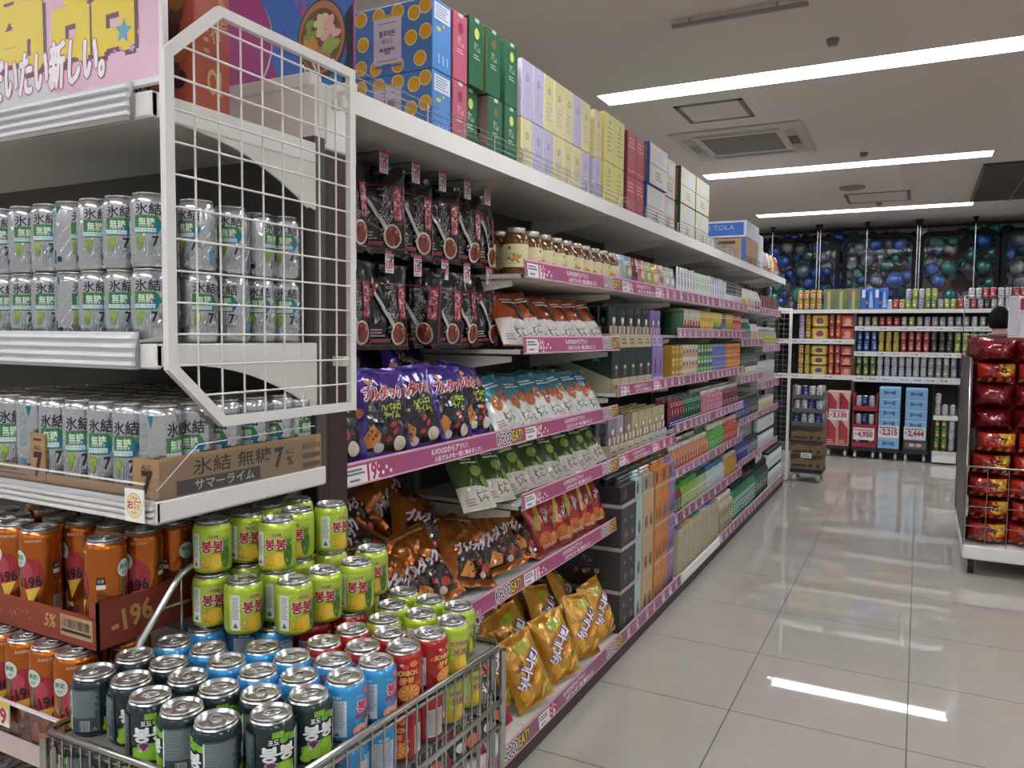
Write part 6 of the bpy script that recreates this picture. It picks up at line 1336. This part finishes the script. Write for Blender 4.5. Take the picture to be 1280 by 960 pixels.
# glazed front with balloons behind it
WY = 11.05; BLKM = M('#0d0e10', .6, spec=.2)
pan = [(-2.83, -1.90), (-1.885, -.985), (-.905, -.10), (-.025, .785), (.845, 1.66), (1.72, 2.53)]
for n, (x0, x1) in enumerate(pan):
    t = empty('window_%d' % (n+1), ((x0+x1)/2, WY, 0)); struct(t, 'black framed rounded glass panel in front of the balloons, %s from the aisle shelving side' % ORD[n]); w = (x1-x0)/2; r = .09; pts = []
    for cx, cz, a0 in ((w-r, 2.70-r, 0), (-w+r, 2.70-r, 90), (-w+r, .35+r, 180), (w-r, .35+r, 270)):
        for q in range(6): an = radians(a0+18*q); pts.append((cx+r*cos(an), 0, cz+r*sin(an)))
    b = MB(); b.tube(pts, .030, 8, BLKM, closed=True); b.build('window_frame', t)
    b = MB(); b.face([(p[0], 0, p[2]) for p in reversed(pts)], clear()); b.build('window_pane', t)
for x, nm in ((-1.80, 'first'), (-1.235, 'second'), (-1.20, 'third'), (-.645, 'fourth'), (-.075, 'fifth'), (-.045, 'sixth'), (.545, 'seventh'), (1.2, 'eighth')):
    b = MB(); b.tube([(0, 0, .02), (0, 0, CZ-.03)], .007, 8, M('#c9cacb', .2, metal=.9, var=0)); t = empty('glazing_post', (x, WY-.06, 0)); b.build('rod', t); b = MB(); b.lathe([(.03, CZ-.001), (.03, CZ-.02), (.016, CZ-.035), (.016, CZ-.08), (.0101, CZ-.08)], 12, BLKM); b.build('ceiling_cap', t)
    tag(t, 'slim chrome glazing post with black ceiling cap, %s from the aisle shelving side' % nm, 'post', 'glazing posts')
b = MB(); b.tube([(-2.8, WY-.03, 2.79), (2.6, WY-.03, 2.79)], .014, 8, BLKM); tag(b.build('glazing_rail', None), 'black horizontal rail above the framed glass panels', 'rail')
bcol = {'blue': '#2f62b8', 'green': '#2a8a7a', 'silver': '#a6a7ae', 'grey': '#6f7a86', 'gold': '#a8945c'}
BM = {}
for k, c in bcol.items():
    b = MB(); prof = [(.012, -1.10), (.05, -1.06), (.10, -1.0)]+[(sin(radians(a_))*(1 if a_ < 95 else 1), -cos(radians(a_))*1.02+(.0)) for a_ in range(12, 180, 12)]+[(.0001, 1.02)]
    prof = [(.03, -1.10), (.035, -1.06), (.02, -1.03)]+[(sin(radians(a_))*(1-.06*cos(radians(a_))*(-1)*0), -cos(radians(a_))*1.05) for a_ in range(14, 180, 11)]+[(.0001, 1.05)]
    b.lathe(prof, 22, M(c, .2, metal=.6, coat=.5, var=.02), smooth=True); BM[k] = b.mesh('balloon')
rb_ = random.Random(5); done = []; idx = {}
pane_of = lambda x: max(0, min(5, int((x+2.83)/.91)))
for row in range(9):
    for cidx in range(23):
      for lay in range(3):
        x = -2.25+cidx*.175+.05*lay+(.09 if (row+lay) % 2 else 0)+rb_.uniform(-.04, .04); z = 1.50+row*.158+lay*.07+rb_.uniform(-.03, .03); r = rb_.choice((.075, .085, .09, .10, .115)); y = 11.30+lay*.20+rb_.uniform(-.07, .07)
        if z+r*1.1 > CZ-.02: z = CZ-.03-r*1.1
        if -.06 < x < .60 and z < 2.14 and not (cidx % 6 == 2 and lay == 0): continue
        ok = False
        for sh in (1, .85, .72):
            if not any((x-a_)**2+(y-b_)**2+(z-c_)**2 < ((r*sh+d_)*.96)**2 for a_, b_, c_, d_ in done): ok = True; r *= sh; break
        if not ok: continue
        done.append((x, y, z, r)); k = rb_.choices(['blue', 'green', 'silver', 'grey', 'gold'], [5, 4.6, 3, 1.6, .3])[0]
        pn = pane_of(x); key = (pn, k, row); idx[key] = idx.get(key, -1)+1
        o = obj('balloon', BM[k], None, (x, y, z), (rb_.uniform(-.4, .4), rb_.uniform(-.5, .5), rb_.uniform(0, 6))); o.scale = (r, r, r)
        tag(o, 'metallic %s balloon behind the %s glass panel, %s row up, %s of its colour there' % (k, ORD[pn], ORD[row], ORD[idx[key]]), 'balloon', 'balloons behind the glass')
b = MB(); b.box(0, .0, 0, 1.25, .03, .50, paper('#5a2f48'), .004); a = Art(); a.text('Happy', .66, .255, .98, .30, ink('#e3a9c8'), .06); b.art(a, plane(0), e0=.001, de=.001); o = b.build('greeting_sign', None, (-.62, 11.75, 1.68)); tag(o, 'plum coloured sign with big pink letters behind the balloons', 'sign')
# white curtain panel on the back wall
b = MB(); b.box(-2.8, 12.40, .0, 2.5, 12.42, 2.6, M('#8d888f', .7), 0); struct(b.build('trim_1', None), 'pale panel on the wall behind the balloons')
# ================================================================ red noodle stack on its cart
t = empty('wire_display_cart', (.272, 5.36, 0)); tag(t, 'white based display cart with wire mesh sides holding red noodle packs', 'cart'); CWd, CDp = .98, 1.18
b = MB(); b.box(0, 0, .095, CWd, CDp, .178, WHITE, .006); b.build('base', t)
for xx, yy in ((.05, .06), (CWd-.05, .06), (.05, CDp-.06), (CWd-.05, CDp-.06)):
    c = MB(); c.tube([(xx-.016, yy, .050), (xx+.016, yy, .050)], .050, 16, RUBBER); c.box(xx-.022, yy-.02, .05, xx-.018, yy+.02, .096, STEEL); c.box(xx+.018, yy-.02, .05, xx+.022, yy+.02, .096, STEEL); c.build('caster', t)
def mesh_panel(name, p0, p1, z0, z1, sx=.10, sz=.10, r=.0022):
    b = MB(); L = hypot(p1[0]-p0[0], p1[1]-p0[1]); dx, dy = (p1[0]-p0[0])/L, (p1[1]-p0[1])/L; P = lambda s, z: (p0[0]+dx*s, p0[1]+dy*s, z)
    b.tube([P(0, z0), P(0, z1), P(L, z1), P(L, z0)], .006, 8, CHROME)
    n = int(L/sx); m = int((z1-z0)/sz)
    for i in range(1, n): b.tube([P(L*i/n, z0), P(L*i/n, z1)], r, 5, CHROME)
    for i in range(1, m): b.tube([P(0, z0+(z1-z0)*i/m), P(L, z0+(z1-z0)*i/m)], r, 5, CHROME)
    return b.build(name, t)
mesh_panel('front_mesh', (.006, .004), (CWd-.006, .004), .178, .655); mesh_panel('side_mesh', (.004, .01), (.004, CDp-.01), .178, 1.30, .05, .05)
b = MB(); b.box(.010, .02, .178, .013, CDp-.02, 1.28, M('#8b8a88', .35, metal=.6, bump=.5, bs=20)); b.build('side_lining', t)
b = MB(); b.tube([(.004, CDp-.01, 1.29), (.004, CDp-.01, 1.72), (.34, CDp-.01, 1.72), (.34, CDp-.01, 1.44), (.004, CDp-.01, 1.44)], .004, 6, CHROME); b.build('card_frame', t)
def noodle_art(front):
    def f():
        a = Art(); W, H = .20, .135
        if front:
            a.rect(-.125, .012, .125, .122, LR('#b5301f')); a.poly([(.0, .075), (.115, .12), (.115, .06), (.05, .05)], LR('#d6b02c')); a.poly([(.005, .122), (.12, .122), (.12, .085), (.03, .10)], LR('#d6b02c'))
            for i in range(8): r = random.Random(i); a.ell(-.11+.22*i/7, .026+.01*(i % 2), .018, .012, LR(['#c98a5a', '#8d3a22', '#d9b48a', '#6e2a1a'][i % 4]), 9, r.random())
            a.items = [([(u*.80, v) for u, v in p], m, l) for p, m, l in a.items]; a.text('너구리', -.008, .082, .105, .036, ink('#1d1718'), .05, rot=.08, skew=.2, multi=6)
        else:
            a.poly([(-.09, .02), (-.04, .03), (-.055, .10)], LR('#8e2a2a')); a.rect(.02, .03, .034, .09, LR('#7c3436'))
        return a
    return f
NR = foil('#7d1722', .2)
def noodle(front, s): return Kit('noodle_pack', bag_mesh('noodle_pack', .224, .142, .24, NR, noodle_art(front)(), seed=s, seal=.03, nu=16, nv=12, wr=.9, pinch=.03))
NF = [noodle(True, 3), noodle(True, 8)]; NB = [noodle(False, 5), noodle(False, 9)]
GN = 'red noodle multipacks'
pat = [1, 1, 1, 1, 1, 0, 0, 1, 0]
for l in range(9):
    off = [.0, .012, -.002, .008, .03, .004, .0, .012, .004][l]
    for i in range(4):
        if pat[l]: k = NF[(i+l) % 2]
        else: k = NB[(i+l) % 2]
        k.put((.272+.128+off+i*.2135, 5.36+.155+(.02 if l % 2 else 0), .180+l*.1375), (0, 0, jit(.07)), 'red noodle multipack in the front face of the stack, %s row up, %s along' % (ORD[l], ORD[i]), 'noodle pack', GN)
    if l > 5:
        for j in range(1, 4): NB[j % 2].put((.272+.128+off, 5.36+.155+j*.262, .180+l*.1375), (0, 0, jit(.08)), 'red noodle multipack on the mesh side of the stack, %s row up, %s back' % (ORD[l], ORD[j]), 'noodle pack', GN)
# tall white notice beside the stack
t = empty('notice_stand', (.66, 7.5, 0)); tag(t, 'tall white notice board with a magenta corner standing behind the red noodle stack', 'sign')
b = MB(); b.box(-.03, 0, 1.05, .62, .02, 1.76, paper('#d5d3da'), .003); a = Art(); a.rect(.045, .60, .3, .69, ink('#a02a6c')); a.rect(.05, .10, .5, .57, paper('#e0dee4')); 
b.art([x for x in [a]][0], lambda u, v, e: (u, -e, 1.05+v), e0=.001, de=.001); b.build('board', t)
b = MB(); b.tube([(.3, .01, .02), (.3, .01, 1.06)], .018, 10, STEEL); b.build('pole', t); b = MB(); b.lathe([(.2, 0), (.2, .012), (.02, .025)], 24, STEEL, .3, .01); b.build('foot_plate', t)
# ================================================================ shopper behind the stack
def skin_mesh(name, verts, edges, radii, mat, sub=2, root=0):
    me = bpy.data.meshes.new(name); me.from_pydata(verts, edges, []); o = bpy.data.objects.new(name, me); COL.objects.link(o)
    sk = o.modifiers.new('skin', 'SKIN'); sk.use_smooth_shade = True
    for i, r in enumerate(radii):
        d = me.skin_vertices[0].data[i]; d.radius = r if isinstance(r, tuple) else (r, r); d.use_root = (i == root)
    sb = o.modifiers.new('sub', 'SUBSURF'); sb.levels = sub; sb.render_levels = sub
    dg = bpy.context.evaluated_depsgraph_get(); m2 = bpy.data.meshes.new_from_object(o.evaluated_get(dg)); bpy.data.objects.remove(o); bpy.data.meshes.remove(me)
    m2.materials.clear(); m2.materials.append(mat); m2.name = name
    for p in m2.polygons: p.use_smooth = True
    return m2
pr = empty('person', (.63, 8.22, 0), (0, 0, radians(12))); tag(pr, 'person with short black hair in a dark top, seen from behind over the red stack', 'person')
SKIN = M('#a37a62', .5, var=.03)
# local -y faces the camera; the person looks away (+y) toward the cans
V = [(0, 0, .96), (0, .005, 1.12), (0, .0, 1.30), (0, -.005, 1.40), (0, .005, 1.465), (0, .02, 1.52)]; E_ = [(0, 1), (1, 2), (2, 3), (3, 4), (4, 5)]; Rr = [(.15, .105), (.135, .10), (.155, .11), (.12, .085), (.055, .055), (.055, .058)]
def limb(pts, rs, parent):
    prev = parent
    for p, r in zip(pts, rs): V.append(p); Rr.append(r); E_.append((prev, len(V)-1)); prev = len(V)-1
    return prev
for s in (1, -1):
    limb([(s*.09, 0, .88), (s*.095, .01, .50), (s*.10, -.01, .10), (s*.105, .09, .045)], [.085, .062, .042, .036], 0)
    wr = limb([(s*.19, 0, 1.375), (s*.235, .0, 1.10), (s*.235, .10, .88)], [.056, .042, .028], 3)
    hd_ = limb([(s*.233, .125, .815)], [(.034, .020)], wr)
    for q, (dx, ln, sp) in enumerate(((-.024, .062, 0), (-.008, .072, 0), (.008, .068, 0), (.023, .054, 0))): limb([(s*.233+dx, .13, .775), (s*.233+dx*1.15, .135, .775-ln*.55), (s*.233+dx*1.15, .128, .775-ln)], [.0085, .008, .0065], hd_)
    limb([(s*.233-s*.03, .145, .80), (s*.233-s*.042, .155, .77)], [.010, .008], hd_)
obj('body', skin_mesh('body', V, E_, Rr, SKIN), pr)
hb = MB(); HC = Vector((0, .03, 1.575))
prof = []
def head(u, v, k=1.0):
    ph = v*pi; th = u*2*pi; x = .076*sin(ph)*cos(th); y = .096*sin(ph)*sin(th); z = .118*cos(ph)
    if z < -.02: f = 1-.28*((-.02-z)/.098); x *= f; y = y*f+.02*((-.02-z)/.098)
    n = Vector((x, y, z)); 
    if y > 0:                                   # face side
        n.y += .022*math.exp(-((x/.014)**2+((z+.005)/.022)**2)); n.y -= .008*math.exp(-(((abs(x)-.032)/.014)**2+((z-.012)/.010)**2)); n.y += .006*math.exp(-((x/.024)**2+((z+.050)/.008)**2)); n.y -= .005*math.exp(-((x/.02)**2+((z+.058)/.004)**2))
    return HC+n*k
NU, NV = 32, 20; vs = [tuple(head(i/NU, max(.001, min(.999, j/NV)))) for j in range(NV+1) for i in range(NU)]
hb.add(vs, [(j*NU+i, (j+1)*NU+i, (j+1)*NU+(i+1) % NU, j*NU+(i+1) % NU) for j in range(NV) for i in range(NU)], SKIN, True)
for s in (1, -1):
    hb.lathe([(.0001, -.006), (.018, -.005), (.021, .0), (.016, .004), (.008, .001), (.0001, .002)], 12, SKIN); n_ = 6*12
    for q in range(len(hb.v)-n_, len(hb.v)): x, y, z = hb.v[q]; hb.v[q] = (HC.x+s*(.078+z), HC.y-.006+x*.75, HC.z-.004+y*1.4)
for s in (1, -1): hb.lathe([(.0001, -.011), (.008, -.007), (.011, 0), (.008, .007), (.0001, .011)], 10, M('#d8d4cf', .2), HC.x+s*.032, HC.y+.082)
for q in range(len(hb.v)-100, len(hb.v)): x, y, z = hb.v[q]; hb.v[q] = (x, y, z+HC.z+.012)
obj('head', hb.mesh('head'), pr)
ha = MB(); HAIR = M('#0c0a0a', .75, bump=.6, bs=160, spec=.15)
def hair(u, v):
    p = head(u, v)-HC; th = u*2*pi; front = sin(th)
    k = 1.13+.02*noise.noise((p.x*60, p.y*60, p.z*60)); return HC+Vector((p.x*k, (p.y-.022*max(0, front)*0)*k, p.z*k))
vs = []; fs = []; JN = 11
for j in range(JN+1):
    for i in range(NU):
        front = sin(i/NU*2*pi); lim = .67 if front < .15 else .67-.37*min(1, (front-.15)/.5); vs.append(tuple(hair(i/NU, max(.001, lim*j/JN))))
fs = [(j*NU+i, (j+1)*NU+i, (j+1)*NU+(i+1) % NU, j*NU+(i+1) % NU) for j in range(JN) for i in range(NU)]
ha.add(vs, fs, HAIR, True); ha.face([vs[JN*NU+i] for i in range(NU)], HAIR)
obj('hair', ha.mesh('hair'), pr)
TV = [(0, 0, .93), (0, .005, 1.12), (0, .0, 1.30), (0, -.005, 1.405), (0, .002, 1.445)]; TE = [(0, 1), (1, 2), (2, 3), (3, 4)]; TR_ = [(.165, .12), (.15, .113), (.168, .123), (.125, .095), (.062, .062)]
for s in (1, -1):
    prv = 3
    for p, r in (((s*.19, 0, 1.375), .066), ((s*.235, 0, 1.10), .053), ((s*.236, .085, .91), .040)): TV.append(p); TR_.append(r); TE.append((prv, len(TV)-1)); prv = len(TV)-1
obj('dark_top', skin_mesh('dark_top', TV, TE, TR_, M('#1d1c20', .8)), pr)
PV = [(0, 0, .95), (0, 0, .90)]; PE = [(0, 1)]; PRr = [(.16, .115), (.15, .11)]
for s in (1, -1):
    prv = 1
    for p, r in (((s*.092, 0, .84), .097), ((s*.096, .008, .50), .076), ((s*.10, -.01, .09), .062)): PV.append(p); PRr.append(r); PE.append((prv, len(PV)-1)); prv = len(PV)-1
obj('trousers', skin_mesh('trousers', PV, PE, PRr, M('#2a2b30', .8)), pr)
for s in (1, -1): obj('shoe', skin_mesh('shoe', [(s*.103, -.03, .045), (s*.105, .05, .042), (s*.106, .13, .034), (s*.103, -.02, .085)], [(0, 1), (1, 2), (0, 3)], [(.045, .044), (.046, .041), (.04, .033), (.048, .048)], M('#1a1a1a', .6)), pr)
b = MB(); b.lathe([(.0655, 1.437), (.067, 1.455), (.060, 1.462), (.058, 1.455)], 20, paper('#b9b6b4'), 0, .004); b.build('collar', pr)
